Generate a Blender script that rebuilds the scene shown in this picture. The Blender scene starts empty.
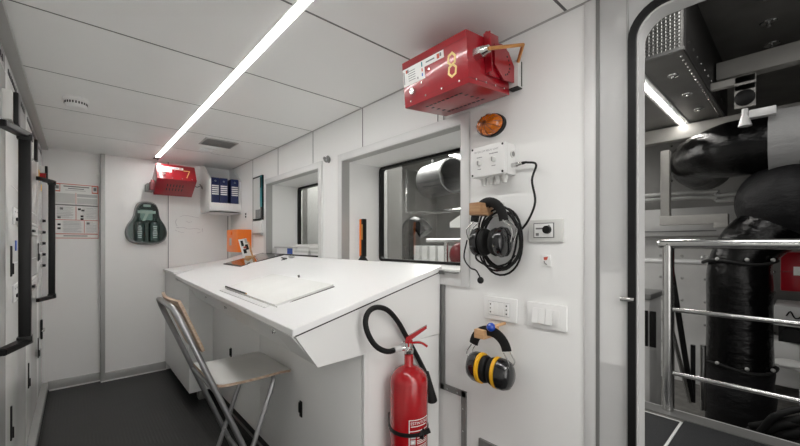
import bpy, bmesh, math, random
from mathutils import Vector, Matrix, Euler
random.seed(7)
SC = bpy.context.scene
COL = SC.collection
V = Vector
YAW = math.radians(41.9)
S_, C_ = math.sin(YAW), math.cos(YAW)
H = 1.3
CAM = V((0, 0, H))
FPX, HOR = 360.0, 242.5

# ------------------------------------------------------------------ measuring helpers (where a sight line meets a real plane)
def ray(u, v):
    r = (u - 400) / FPX
    return V((S_ + C_ * r, C_ - S_ * r, (HOR - v) / FPX))
def atx(u, v, x):
    d = ray(u, v); return CAM + d * (x / d.x)
def aty(u, v, y):
    d = ray(u, v); return CAM + d * (y / d.y)
def atz(u, v, z):
    d = ray(u, v); return CAM + d * ((z - H) / d.z)

# ------------------------------------------------------------------ materials
def mat(name, col, rough=0.5, metal=0.0, var=0.06, vscale=6.0, bump=0.0, bscale=60.0, coat=0.0, emit=None, estr=0.0, spec=0.5, alpha=1.0):
    m = bpy.data.materials.new(name); m.use_nodes = True
    nt = m.node_tree; n = nt.nodes; L = nt.links
    b = n['Principled BSDF']
    b.inputs['Roughness'].default_value = rough
    b.inputs['Metallic'].default_value = metal
    b.inputs['Coat Weight'].default_value = coat
    b.inputs['Coat Roughness'].default_value = 0.08
    b.inputs['Specular IOR Level'].default_value = spec
    tc = n.new('ShaderNodeTexCoord')
    nz = n.new('ShaderNodeTexNoise'); nz.inputs['Scale'].default_value = vscale; nz.inputs['Detail'].default_value = 3
    L.new(tc.outputs['Object'], nz.inputs['Vector'])
    rp = n.new('ShaderNodeValToRGB')
    c = V(col[:3])
    a_ = [max(0, k * (1 - var)) for k in c]; b_ = [min(1, k * (1 + var)) for k in c]
    rp.color_ramp.elements[0].color = (*a_, 1); rp.color_ramp.elements[0].position = .3
    rp.color_ramp.elements[1].color = (*b_, 1); rp.color_ramp.elements[1].position = .7
    L.new(nz.outputs['Fac'], rp.inputs['Fac']); L.new(rp.outputs['Color'], b.inputs['Base Color'])
    if bump > 0:
        n2 = n.new('ShaderNodeTexNoise'); n2.inputs['Scale'].default_value = bscale; n2.inputs['Detail'].default_value = 4
        L.new(tc.outputs['Object'], n2.inputs['Vector'])
        bp = n.new('ShaderNodeBump'); bp.inputs['Strength'].default_value = bump; bp.inputs['Distance'].default_value = .01
        L.new(n2.outputs['Fac'], bp.inputs['Height']); L.new(bp.outputs['Normal'], b.inputs['Normal'])
    if emit:
        b.inputs['Emission Color'].default_value = (*emit, 1); b.inputs['Emission Strength'].default_value = estr
    return m

def glass_mat(name, tint=(1, 1, 1), rough=0.0, refl=1.0):
    m = bpy.data.materials.new(name); m.use_nodes = True
    nt = m.node_tree; n = nt.nodes; L = nt.links
    n.remove(n['Principled BSDF'])
    tr = n.new('ShaderNodeBsdfTransparent'); tr.inputs[0].default_value = (*tint, 1)
    gl = n.new('ShaderNodeBsdfGlossy'); gl.inputs['Roughness'].default_value = rough
    fr = n.new('ShaderNodeFresnel'); fr.inputs['IOR'].default_value = 1.45
    mu = n.new('ShaderNodeMath'); mu.operation = 'MULTIPLY'; mu.inputs[1].default_value = refl
    mx = n.new('ShaderNodeMixShader')
    L.new(fr.outputs[0], mu.inputs[0]); L.new(mu.outputs[0], mx.inputs[0])
    L.new(tr.outputs[0], mx.inputs[1]); L.new(gl.outputs[0], mx.inputs[2])
    L.new(mx.outputs[0], n['Material Output'].inputs[0])
    return m

def wood_mat(name, c1, c2, scale=30):
    m = bpy.data.materials.new(name); m.use_nodes = True
    nt = m.node_tree; n = nt.nodes; L = nt.links; b = n['Principled BSDF']
    tc = n.new('ShaderNodeTexCoord'); mp = n.new('ShaderNodeMapping'); mp.inputs['Scale'].default_value = (1, .2, 2.5)
    w = n.new('ShaderNodeTexNoise'); w.inputs['Scale'].default_value = scale; w.inputs['Detail'].default_value = 4
    rp = n.new('ShaderNodeValToRGB'); rp.color_ramp.elements[0].color = (*c1, 1); rp.color_ramp.elements[1].color = (*c2, 1)
    rp.color_ramp.elements[0].position = .35; rp.color_ramp.elements[1].position = .65
    L.new(tc.outputs['Object'], mp.inputs[0]); L.new(mp.outputs[0], w.inputs['Vector'])
    L.new(w.outputs['Fac'], rp.inputs[0]); L.new(rp.outputs[0], b.inputs['Base Color'])
    b.inputs['Roughness'].default_value = .45
    return m

def floor_mat():
    m = bpy.data.materials.new('rubber_floor'); m.use_nodes = True
    nt = m.node_tree; n = nt.nodes; L = nt.links; b = n['Principled BSDF']
    tc = n.new('ShaderNodeTexCoord')
    mp = n.new('ShaderNodeMapping'); mp.inputs['Rotation'].default_value = (0, 0, 0); mp.inputs['Scale'].default_value = (1, 1, 1)
    wv = n.new('ShaderNodeTexWave'); wv.inputs['Scale'].default_value = 16; wv.inputs['Distortion'].default_value = .5; wv.bands_direction = 'X'
    L.new(tc.outputs['Object'], mp.inputs[0]); L.new(mp.outputs[0], wv.inputs['Vector'])
    nz = n.new('ShaderNodeTexNoise'); nz.inputs['Scale'].default_value = 5
    L.new(tc.outputs['Object'], nz.inputs['Vector'])
    rp = n.new('ShaderNodeValToRGB')
    rp.color_ramp.elements[0].color = (.008, .008, .008, 1); rp.color_ramp.elements[1].color = (.020, .0195, .019, 1)
    L.new(nz.outputs['Fac'], rp.inputs[0]); L.new(rp.outputs[0], b.inputs['Base Color'])
    bp = n.new('ShaderNodeBump'); bp.inputs['Strength'].default_value = .25; bp.inputs['Distance'].default_value = .003
    L.new(wv.outputs['Fac'], bp.inputs['Height']); L.new(bp.outputs['Normal'], b.inputs['Normal'])
    b.inputs['Roughness'].default_value = .42
    return m

def wrap_mat(name, col, bump=.9, rough=.22, scale=14):
    m = bpy.data.materials.new(name); m.use_nodes = True
    nt = m.node_tree; n = nt.nodes; L = nt.links; b = n['Principled BSDF']
    tc = n.new('ShaderNodeTexCoord')
    mp = n.new('ShaderNodeMapping'); mp.inputs['Scale'].default_value = (1, 1, 2.2)
    nz = n.new('ShaderNodeTexNoise'); nz.inputs['Scale'].default_value = scale; nz.inputs['Detail'].default_value = 6; nz.inputs['Roughness'].default_value = .6
    L.new(tc.outputs['Object'], mp.inputs[0]); L.new(mp.outputs[0], nz.inputs['Vector'])
    bp = n.new('ShaderNodeBump'); bp.inputs['Strength'].default_value = bump; bp.inputs['Distance'].default_value = .03
    L.new(nz.outputs['Fac'], bp.inputs['Height']); L.new(bp.outputs['Normal'], b.inputs['Normal'])
    b.inputs['Base Color'].default_value = (*col, 1); b.inputs['Roughness'].default_value = rough; b.inputs['Specular IOR Level'].default_value = .32
    return m

M = {}
M['wall'] = mat('wall_laminate', (.82, .82, .81), .42, var=.012, vscale=2)
M['wall_far'] = mat('end_wall_laminate', (.82, .81, .80), .4, var=.012, vscale=2)
M['ceil'] = mat('ceiling_panel', (.88, .88, .87), .38, var=.012, vscale=2)
M['seam'] = mat('seam_grey', (.13, .13, .13), .6)
M['alu'] = mat('grey_aluminium', (.42, .42, .41), .38, .25, var=.03)
M['alu_l'] = mat('light_aluminium', (.66, .66, .655), .38, .1, var=.02)
M['alu_d'] = mat('dark_aluminium', (.20, .20, .195), .4, .3, var=.05)
M['floor'] = floor_mat()
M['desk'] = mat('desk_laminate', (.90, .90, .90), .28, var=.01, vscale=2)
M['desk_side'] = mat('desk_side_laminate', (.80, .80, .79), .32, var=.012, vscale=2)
M['cab'] = mat('gloss_cabinet', (.88, .88, .86), .16, var=.01, coat=.25)
M['white'] = mat('white_plastic', (.80, .80, .79), .35, var=.02)
M['pgrey'] = mat('pale_grey_plastic', (.70, .70, .69), .4, var=.02)
M['offwhite'] = mat('offwhite_plastic', (.62, .62, .60), .4, var=.03)
M['black'] = mat('black_plastic', (.007, .007, .007), .4, var=.2, spec=.25)
M['blackm'] = mat('black_rubber', (.010, .010, .010), .6, var=.2, bump=.1, spec=.25)
M['gloss_black'] = mat('gloss_black', (.010, .010, .011), .15, var=.2, coat=.5)
M['red'] = mat('red_enamel', (.30, .004, .012), .28, var=.05, coat=.5)
M['red2'] = mat('fire_red', (.36, .003, .007), .22, var=.04, coat=.6)
M['redd'] = mat('dark_red', (.16, .006, .012), .35)
M['steel'] = mat('brushed_steel', (.62, .62, .61), .22, 1.0, var=.05)
M['chrome'] = mat('chrome', (.75, .75, .75), .12, 1.0, var=.02)
M['tube'] = mat('grey_tube', (.40, .40, .41), .3, .9, var=.04)
M['copper'] = mat('copper', (.62, .30, .10), .35, .7, var=.12)
M['orange'] = mat('orange_plastic', (.85, .19, .012), .35, var=.04)
M['amber'] = mat('amber_lens', (.50, .12, .002), .12, var=.45, vscale=45, coat=.7)
M['blue'] = mat('navy_card', (.012, .022, .10), .4, var=.1)
M['blueball'] = mat('blue_ball', (.008, .06, .42), .18, coat=.5)
M['bluep'] = mat('blue_print', (.03, .10, .45), .5)
M['lens_rib'] = mat('dark_amber', (.14, .03, .002), .3)
M['teal'] = mat('teal', (.0, .22, .24), .3)
M['green_case'] = mat('green_case', (.018, .026, .025), .22, var=.15, coat=.5)
M['green_bottle'] = mat('green_bottle', (.02, .045, .04), .2, var=.2, coat=.4)
M['label_green'] = mat('bottle_print', (.42, .52, .50), .5, var=.1)
M['yellow'] = mat('yellow', (.80, .42, .012), .4, var=.05)
M['yel_num'] = mat('cream_yellow', (.86, .66, .26), .45, var=.03)
M['wood'] = wood_mat('pale_wood', (.50, .28, .13), (.68, .43, .23))
M['wood_d'] = wood_mat('brown_wood', (.30, .16, .08), (.42, .25, .13))
M['ply'] = wood_mat('plywood_edge', (.34, .23, .16), (.52, .40, .30), 50)
M['seat'] = mat('seat_laminate', (.60, .60, .58), .35, var=.02)
M['paper'] = mat('paper', (.82, .82, .80), .6, var=.02)
M['ink'] = mat('grey_ink', (.20, .20, .20), .7)
M['inkp'] = mat('pale_ink', (.42, .38, .42), .7)
M['redink'] = mat('red_ink', (.55, .10, .06), .6)
M['greyink'] = mat('light_grey_ink', (.50, .50, .50), .7)
M['screen'] = mat('screen_glass', (.03, .03, .03), .06, var=.1, coat=.8)
M['mesh'] = mat('steel_mesh', (.30, .30, .29), .4, .6, var=.1)
M['wrap'] = wrap_mat('black_pipe_wrap', (.0015, .0015, .0017), .32, .13, 9)
M['wrapm'] = wrap_mat('matt_black_lagging', (.006, .006, .007), .4, .5, 8)
M['lag'] = wrap_mat('grey_lagging', (.34, .34, .34), .6, .5, 7)
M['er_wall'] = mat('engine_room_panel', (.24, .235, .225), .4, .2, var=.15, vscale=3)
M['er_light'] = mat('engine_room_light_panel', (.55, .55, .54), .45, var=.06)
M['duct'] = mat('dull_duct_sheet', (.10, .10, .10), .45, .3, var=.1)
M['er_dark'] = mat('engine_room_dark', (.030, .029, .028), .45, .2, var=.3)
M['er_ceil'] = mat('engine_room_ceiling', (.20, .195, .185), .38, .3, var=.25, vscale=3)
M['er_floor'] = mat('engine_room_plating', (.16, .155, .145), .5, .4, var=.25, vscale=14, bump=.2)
M['beam'] = mat('pale_beam', (.34, .33, .31), .5, var=.08)
M['mat'] = mat('black_ribbed_mat', (.012, .013, .015), .5, var=.3, vscale=60, bump=.6, bscale=160)
M['rubber_w'] = mat('sealant_white', (.78, .78, .76), .5)
M['led'] = mat('led_tube', (.9, .9, .9), .4, emit=(1, .985, .96), estr=27.0)
M['led2'] = mat('engine_led', (.9, .9, .9), .4, emit=(1, .97, .92), estr=24.0)
M['glass'] = glass_mat('window_glass', (.95, .96, .95), refl=.2)
M['clear'] = glass_mat('clear_cover', (.80, .86, .84), refl=.25)

# ------------------------------------------------------------------ mesh builder
class MB:
    def __init__(s): s.bm = bmesh.new()
    def _merge(s, b, mi, smooth):
        for f in b.faces: f.material_index = mi; f.smooth = smooth
        me = bpy.data.meshes.new('tmp'); b.to_mesh(me); b.free()
        s.bm.from_mesh(me); bpy.data.meshes.remove(me); return s
    def box(s, a, b, mi=0, bev=0.0, rot=None, piv=None):
        a, b = V(a), V(b); c = (a + b) / 2; d = b - a
        t = bmesh.new(); bmesh.ops.create_cube(t, size=1)
        bmesh.ops.scale(t, vec=[max(1e-5, abs(k)) for k in d], verts=t.verts)
        if bev > 0:
            bev = min(bev, min(abs(k) for k in d) * .45)
            bmesh.ops.bevel(t, geom=t.edges[:], offset=bev, segments=2, affect='EDGES', profile=.6)
        bmesh.ops.translate(t, vec=c, verts=t.verts)
        if rot is not None:
            p = V(piv) if piv is not None else c
            bmesh.ops.rotate(t, cent=p, matrix=rot.to_matrix() if hasattr(rot, 'to_matrix') else rot, verts=t.verts)
        return s._merge(t, mi, False)
    def prism(s, pts, vec, mi=0, bev=0.0):
        t = bmesh.new(); vec = V(vec)
        lo = [t.verts.new(V(p)) for p in pts]; hi = [t.verts.new(V(p) + vec) for p in pts]
        k = len(pts)
        t.faces.new(lo); t.faces.new(hi[::-1])
        for i in range(k): t.faces.new((lo[i], hi[i], hi[(i + 1) % k], lo[(i + 1) % k])[::-1])
        bmesh.ops.recalc_face_normals(t, faces=t.faces)
        if bev > 0: bmesh.ops.bevel(t, geom=t.edges[:], offset=bev, segments=2, affect='EDGES')
        return s._merge(t, mi, False)
    def loft(s, A, B, mi=0):
        """solid between two polygons with equal point counts"""
        t = bmesh.new(); lo = [t.verts.new(V(p)) for p in A]; hi = [t.verts.new(V(p)) for p in B]; k = len(A)
        t.faces.new(lo); t.faces.new(hi[::-1])
        for i in range(k): t.faces.new((lo[i], hi[i], hi[(i + 1) % k], lo[(i + 1) % k])[::-1])
        bmesh.ops.recalc_face_normals(t, faces=t.faces)
        return s._merge(t, mi, False)
    def quad(s, pts, mi=0):
        t = bmesh.new(); t.faces.new([t.verts.new(V(p)) for p in pts]); return s._merge(t, mi, False)
    def cyl(s, p0, p1, r0, r1=None, seg=24, mi=0, bev=0.0):
        p0, p1 = V(p0), V(p1); r1 = r0 if r1 is None else r1; d = p1 - p0
        t = bmesh.new(); bmesh.ops.create_cone(t, cap_ends=True, segments=seg, radius1=r0, radius2=r1, depth=d.length)
        if bev > 0:
            ed = [e for e in t.edges if all(len(v.link_edges) == 3 for v in e.verts) and any(len(f.verts) > 4 for f in e.link_faces)]
            bmesh.ops.bevel(t, geom=ed, offset=bev, segments=2, affect='EDGES')
        q = V((0, 0, 1)).rotation_difference(d.normalized())
        bmesh.ops.transform(t, matrix=Matrix.Translation((p0 + p1) / 2) @ q.to_matrix().to_4x4(), verts=t.verts)
        return s._merge(t, mi, True)
    def sph(s, c, r, mi=0, scale=(1, 1, 1), seg=24, rot=None):
        t = bmesh.new(); bmesh.ops.create_uvsphere(t, u_segments=seg, v_segments=max(8, seg // 2), radius=r)
        mtx = Matrix.Translation(V(c)) @ (rot.to_matrix().to_4x4() if rot else Matrix.Identity(4)) @ Matrix.Diagonal((*scale, 1))
        bmesh.ops.transform(t, matrix=mtx, verts=t.verts)
        return s._merge(t, mi, True)
    def tube(s, pts, r, seg=12, mi=0, closed=False, sub=0, caps=True, flat=None):
        pts = [V(p) for p in pts]
        if sub: pts = smooth_path(pts, sub, closed)
        n = len(pts); t = bmesh.new(); rings = []
        rr = r if callable(r) else (lambda k: r)
        tang = []
        for i in range(n):
            a = pts[(i - 1) % n] if (closed or i > 0) else pts[i]; b = pts[(i + 1) % n] if (closed or i < n - 1) else pts[i]
            tang.append((b - a).normalized())
        up = V((0, 0, 1)) if abs(tang[0].z) < .9 else V((1, 0, 0))
        nrm = (up - tang[0] * up.dot(tang[0])).normalized()
        for i in range(n):
            if i: 
                q = tang[i - 1].rotation_difference(tang[i]); nrm = (q @ nrm); nrm = (nrm - tang[i] * nrm.dot(tang[i])).normalized()
            bn = tang[i].cross(nrm); rad = rr(i / max(1, n - 1)); ring = []
            # keep width through corners
            for k in range(seg):
                a = 2 * math.pi * k / seg; ca, sa = math.cos(a), math.sin(a)
                if flat: ring.append(t.verts.new(pts[i] + nrm * ca * flat[0] + bn * sa * flat[1]))
                else: ring.append(t.verts.new(pts[i] + (nrm * ca + bn * sa) * rad))
            rings.append(ring)
        for i in range(n if closed else n - 1):
            A, B = rings[i], rings[(i + 1) % n]
            for k in range(seg): t.faces.new((A[k], A[(k + 1) % seg], B[(k + 1) % seg], B[k]))
        if caps and not closed:
            t.faces.new(rings[0][::-1]); t.faces.new(rings[-1])
        bmesh.ops.recalc_face_normals(t, faces=t.faces)
        return s._merge(t, mi, True)
    def lathe(s, prof, c=(0, 0, 0), axis=(0, 0, 1), seg=32, mi=0):
        """prof: list of (radius, height)"""
        t = bmesh.new(); rings = []
        for r, h in prof:
            rings.append([t.verts.new((max(r, 1e-5) * math.cos(2 * math.pi * k / seg), max(r, 1e-5) * math.sin(2 * math.pi * k / seg), h)) for k in range(seg)])
        for A, B in zip(rings, rings[1:]):
            for k in range(seg): t.faces.new((A[k], A[(k + 1) % seg], B[(k + 1) % seg], B[k]))
        t.faces.new(rings[0][::-1]); t.faces.new(rings[-1])
        bmesh.ops.recalc_face_normals(t, faces=t.faces)
        q = V((0, 0, 1)).rotation_difference(V(axis).normalized())
        bmesh.ops.transform(t, matrix=Matrix.Translation(V(c)) @ q.to_matrix().to_4x4(), verts=t.verts)
        return s._merge(t, mi, True)
    def text(s, txt, origin, xdir, ydir, size, mi=0, align='CENTER', off=.0006):
        cu = bpy.data.curves.new('t', 'FONT'); cu.body = txt; cu.size = size; cu.align_x = align; cu.align_y = 'CENTER'
        ob = bpy.data.objects.new('t', cu); COL.objects.link(ob)
        dg = bpy.context.evaluated_depsgraph_get(); me = bpy.data.meshes.new_from_object(ob.evaluated_get(dg))
        x, y = V(xdir).normalized(), V(ydir).normalized(); z = x.cross(y)
        mtx = Matrix((x, y, z)).transposed().to_4x4(); mtx.translation = V(origin) + z * off
        me.transform(mtx)
        t = bmesh.new(); t.from_mesh(me)
        bpy.data.objects.remove(ob); bpy.data.curves.remove(cu); bpy.data.meshes.remove(me)
        return s._merge(t, mi, False)
    def xform(s, mtx): bmesh.ops.transform(s.bm, matrix=mtx, verts=s.bm.verts); return s
    def build(s, name, mats, parent=None, label=None, kind=None):
        if not isinstance(mats, (list, tuple)): mats = [mats]
        me = bpy.data.meshes.new(name)
        o = bpy.data.objects.new(name, me); COL.objects.link(o)
        if parent is not None:
            mw = world_of(parent)
            bmesh.ops.transform(s.bm, matrix=mw.inverted(), verts=s.bm.verts)
            o.parent = parent
        else:
            vs = s.bm.verts
            lo = V([min(v.co[i] for v in vs) for i in range(3)]); hi = V([max(v.co[i] for v in vs) for i in range(3)])
            org = V(((lo.x + hi.x) / 2, (lo.y + hi.y) / 2, lo.z))
            bmesh.ops.translate(s.bm, vec=-org, verts=vs); o.location = org
        s.bm.to_mesh(me); s.bm.free()
        for m in mats: me.materials.append(m)
        me.set_sharp_from_angle(angle=math.radians(38))
        if label: o['label'] = label
        if kind: o['kind'] = kind
        return o

def smooth_path(p, sub, closed=False):
    out = []; n = len(p)
    for i in range(n if closed else n - 1):
        p0 = p[(i - 1) % n] if (closed or i > 0) else p[i] * 2 - p[i + 1]
        p1, p2 = p[i], p[(i + 1) % n]
        p3 = p[(i + 2) % n] if (closed or i + 2 < n) else p2 * 2 - p1
        for k in range(sub):
            t = k / sub
            out.append(.5 * ((2 * p1) + (p2 - p0) * t + (2 * p0 - 5 * p1 + 4 * p2 - p3) * t * t + (3 * p1 - p0 - 3 * p2 + p3) * t ** 3))
    if not closed: out.append(p[-1])
    return out

def world_of(o):
    m = Matrix.Identity(4)
    while o is not None:
        m = (Matrix.Translation(o.location) @ o.rotation_euler.to_matrix().to_4x4()) @ m; o = o.parent
    return m

def tag(o, label, cat, group=None, kind=None):
    o['label'] = label; o['category'] = cat
    if group: o['group'] = group
    if kind: o['kind'] = kind
    return o
def thing(name, label, cat, loc=(0, 0, 0), group=None, kind=None):
    o = bpy.data.objects.new(name, None); COL.objects.link(o); o.location = loc; o.empty_display_size = .05
    return tag(o, label, cat, group, kind)
def struct(name, mb, mats, label=None, cat=None):
    o = mb.build(name, mats); o['kind'] = 'structure'
    if label: o['label'] = label; o['category'] = cat
    return o

XW, YF, YL, ZC = 1.307, 4.35, 4.40, 2.125
XC = -.225          # cabinet face
# ================================================================== ROOM SHELL
b = MB(); b.box((-.6, -1.3, -.08), (1.307, 4.45, 0))
for (y0) in (2.42, 1.2): b.box((-.18, y0, 0), (.92, y0 + .005, .0008), 1)
b.box((.40, -1.2, 0), (.404, 2.42, .0008), 1)
struct('floor', b, [M['floor'], M['black']], 'black rubber floor of the control room', 'floor')

b = MB(); b.box((-.6, -1.3, ZC + .0012), (.556, 4.45, ZC + .1), 1); b.box((.604, -1.3, ZC + .0012), (1.45, 4.45, ZC + .1), 1); b.box((.55, -1.3, ZC + .016), (.61, 4.45, ZC + .1), 1)
ys = [-1.3, -.68, -.06, .56, 1.18, 1.80, 2.425, 3.05, 3.656, 4.45]
for a, c in zip(ys, ys[1:]):
    g = .0055
    b.box((-.187, a + g, ZC), (.556, c - g, ZC + .0018), 0)
    b.box((.604, a + g, ZC), (XW - .012, c - g, ZC + .0018), 0)
struct('ceiling', b, [M['ceil'], M['seam']], 'white ceiling of wide panels with thin grey joints', 'ceiling')

# far wall
b = MB()
b.box((-.6, YL, 0), (.172, YL + .1, ZC + .02)); b.box((.172, YF, 0), (1.7, YF + .15, ZC + .02))
b.box((1.272, YF - .003, 1.0), (1.278, YF, 1.60), 1)
struct('wall_far', b, [M['wall_far'], M['seam']], 'white end wall of laminate panels', 'wall')
b = MB(); b.box((.162, YF - .012, .0), (.196, YL - .001, ZC), 0, .003)
struct('trim_1', b, M['alu'], 'grey metal strip at the step in the end wall', 'trim')
b = MB(); xa = aty(166.6, 230, YF).x; b.box((xa, YF - .006, .9), (xa + .026, YF, ZC), 0, .002); b.box((xa + .010, YF - .0075, .9), (xa + .016, YF - .005, ZC), 1)
struct('trim_2', b, [M['wall_far'], M['seam']], 'joint strip in the end wall beside the green case', 'trim')
b = MB(); b.box((-.19, YL - .012, .012), (.165, YL, .085), 0, .003); b.box((-.19, YL - .014, 0), (.165, YL, .012), 1)
b.box((.165, YF - .012, .012), (.68, YF, .085), 0, .003); b.box((.165, YF - .014, 0), (.68, YF, .012), 1)
struct('baseboard_far', b, [M['alu'], M['rubber_w']], 'grey metal baseboard along the end wall', 'baseboard')

# right wall with two deep window recesses and a doorway
W1 = (1.032, 2.022); W2 = (2.33, 3.30); WZ = (1.165, 1.838); XG = 1.63
b = MB(); X2 = 1.66
for (y0, y1, z0, z1) in ((.47, W1[0], 0, ZC + .02), (W1[1], W2[0], 0, ZC + .02), (W2[1], YF + .05, 0, ZC + .02),
                         (W1[0], W1[1], 0, WZ[0]), (W1[0], W1[1], WZ[1], ZC + .02), (W2[0], W2[1], 0, WZ[0]), (W2[0], W2[1], WZ[1], ZC + .02)):
    b.box((XW, y0, z0), (X2, y1, z1))
for y in (1.18, 1.80, 2.425, 3.05): b.box((XW - .0012, y - .003, 1.888), (XW + .001, y + .003, ZC), 1)
b.box((XW - .0012, 3.653, 1.25), (XW + .001, 3.659, ZC), 1)
struct('wall_right', b, [M['wall'], M['seam']], 'white side wall with two deep window recesses', 'wall')
b = MB(); b.box((XW - .011, -1.3, ZC - .001), (XW + .01, YF, ZC + .012), 0, .001); b.box((XW - .0135, -1.3, ZC + .002), (XW - .0105, YF, ZC + .012), 1)
struct('trim_3', b, [M['alu'], M['seam']], 'grey joint between ceiling and side wall', 'trim')
# left side: ceiling gutter, back of cabinets, rear wall
b = MB(); b.box((-.30, -1.3, ZC - .018), (-.187, YL, ZC + .012), 0, .002)
struct('trim_4', b, M['alu'], 'wide grey metal gutter along the ceiling above the cabinets', 'trim')
b = MB(); b.box((-.7, -1.3, 0), (-.6, YL + .1, ZC + .02)); struct('wall_left', b, M['wall'], 'white wall behind the cabinets', 'wall')
b = MB(); b.box((-.7, -1.4, 0), (1.45, -1.3, ZC + .1)); struct('wall_rear', b, M['wall'], 'white wall behind the viewer', 'wall')
b = MB(); b.box((-.25, -1.3, 0), (-.187, YL - .014, .082), 0, .004); b.box((-.187, -1.3, 0), (-.181, YL - .014, .012), 1)
b.box((-.1865, -1.3, .03), (-.1858, YL - .02, .036), 1)
struct('baseboard_left', b, [M['alu'], M['black']], 'grey metal plinth along the foot of the cabinets', 'baseboard')
# right wall edge trims
b = MB(); b.box((XW - .006, .462, 0), (XW + .02, .50, ZC), 0, .004); b.box((XW - .007, .452, 0), (XW + .02, .462, ZC), 1)
struct('trim_5', b, [M['alu_l'], M['alu_d']], 'vertical metal corner strip between side wall and door frame', 'trim')
b = MB()
def vtrim(p, q): b.box(p, q, 0, .002)
y1, y2 = 1.158, 1.132
vtrim((XW - .010, y2, .60), (XW, y1, 1.16)); vtrim((XW - .010, 1.005, .60), (XW, y1, .628)); vtrim((XW - .010, 1.005, 0), (XW, 1.031, .628))
for z in (.3, .45, .55): b.cyl((XW - .0105, 1.018, z), (XW - .013, 1.018, z), .004, mi=1, seg=10)
for y in (1.05, 1.11): b.cyl((XW - .0105, y, .614), (XW - .013, y, .614), .004, mi=1, seg=10)
struct('trim_6', b, [M['alu_d'], M['steel']], 'stepped dark metal edging low on the side wall by the desk end', 'trim')
b = MB(); b.box((XW - .012, .80, .12), (XW, .935, .452), 0, .003); b.box((XW - .0135, .83, .15), (XW - .011, .905, .42), 1)
struct('trim_7', b, [M['alu_d'], M['black']], 'dark metal inspection plate low on the side wall', 'trim')

# ------------------------------------------------------------------ windows
def rrect(y0, y1, z0, z1, r, k=6):
    out = []
    for cy, cz, a0 in ((y1 - r, z1 - r, 0), (y0 + r, z1 - r, 90), (y0 + r, z0 + r, 180), (y1 - r, z0 + r, 270)):
        for i in range(k + 1):
            a = math.radians(a0 + 90 * i / k); out.append((cy + r * math.cos(a), cz + r * math.sin(a)))
    return out
def ring_plate(mb, outer, inner, x0, x1, mi=0):
    """flat ring between two closed (y,z) loops of equal count, from x0 to x1"""
    t = bmesh.new(); k = len(outer)
    A = [[t.verts.new((x, y, z)) for y, z in loop] for x in (x0, x1) for loop in (outer, inner)]
    o0, i0, o1, i1 = A
    for j in range(k):
        n = (j + 1) % k
        for q in ((o0[j], o0[n], i0[n], i0[j]), (o1[j], i1[j], i1[n], o1[n]), (o0[j], o1[j], o1[n], o0[n]), (i0[j], i0[n], i1[n], i1[j])):
            t.faces.new(q)
    bmesh.ops.recalc_face_normals(t, faces=t.faces)
    mb._merge(t, mi, False)
for n, w in ((1, W1), (2, W2)):
    root = thing('window_%d' % n, 'dark gasketed window deep in the side wall, ' + ('nearer the fire extinguisher' if n == 1 else 'papers along its sill'), 'window', (XW, (w[0] + w[1]) / 2, WZ[0]), kind='structure')
    f = MB(); y0, y1, z0, z1 = w[0], w[1], WZ[0], WZ[1]; t = .046
    for (a, c, d, e) in ((y0 - t, y0, z0 - .065, z1 + t), (y1, y1 + t, z0 - .065, z1 + t), (y0 - .001, y1 + .001, z1, z1 + t), (y0 - .001, y1 + .001, z0 - .065, z0)):
        f.box((XW - .012, a, d), (XW + .002, c, e), 0, .003)
    for (a, c, d, e) in ((y0, y0 + .003, z0, z1), (y1 - .003, y1, z0, z1), (y0, y1, z1 - .003, z1), (y0, y1, z0, z0 + .003)):
        f.box((XW - .010, a, d), (XW + .05, c, e), 1)
    f.build('window_frame', [M['alu_l'], M['alu']], root)
    g = MB(); o = rrect(y0 + .004, y1 - .004, z0 + .004, z1 - .004, .03); i = rrect(y0 + .021, y1 - .021, z0 + .021, z1 - .021, .022)
    ring_plate(g, o, i, XG - .022, XG + .012)
    g.build('gasket', M['black'], root)
    p = MB(); p.box((XG - .004, y0 + .01, z0 + .01), (XG + .002, y1 - .01, z1 - .01)); p.build('pane', M['glass'], root)

# ------------------------------------------------------------------ doorway to the engine room (frame with rounded corner, gasket)
DY0, DY1, DZ0, DZ1 = -.55, .338, .36, 2.008
root = thing('door_1', 'grey doorway frame with rounded corners and black seal, opening to the engine room', 'doorway', (XW, (DY0 + DY1) / 2, 0), kind='structure')
f = MB()
k = 8
outer = []
inner = rrect(DY0 - .012, DY1 + .012, DZ0 - .012, DZ1 + .012, .085, k)
for (y, z) in inner:   # project inner loop onto the big rectangle
    cy, cz = (DY0 + DY1) / 2, (DZ0 + DZ1) / 2
    dy, dz = y - cy, z - cz
    ry, rz = (.455 - cy) if dy > 0 else (cy + 1.3), (ZC + .02 - cz) if dz > 0 else cz
    sc = min(ry / abs(dy) if abs(dy) > 1e-6 else 1e9, rz / abs(dz) if abs(dz) > 1e-6 else 1e9)
    outer.append((cy + dy * sc, cz + dz * sc))
cy = (DY0 + DY1) / 2
ring_plate(f, outer, inner, XW, XW + .055)
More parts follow.
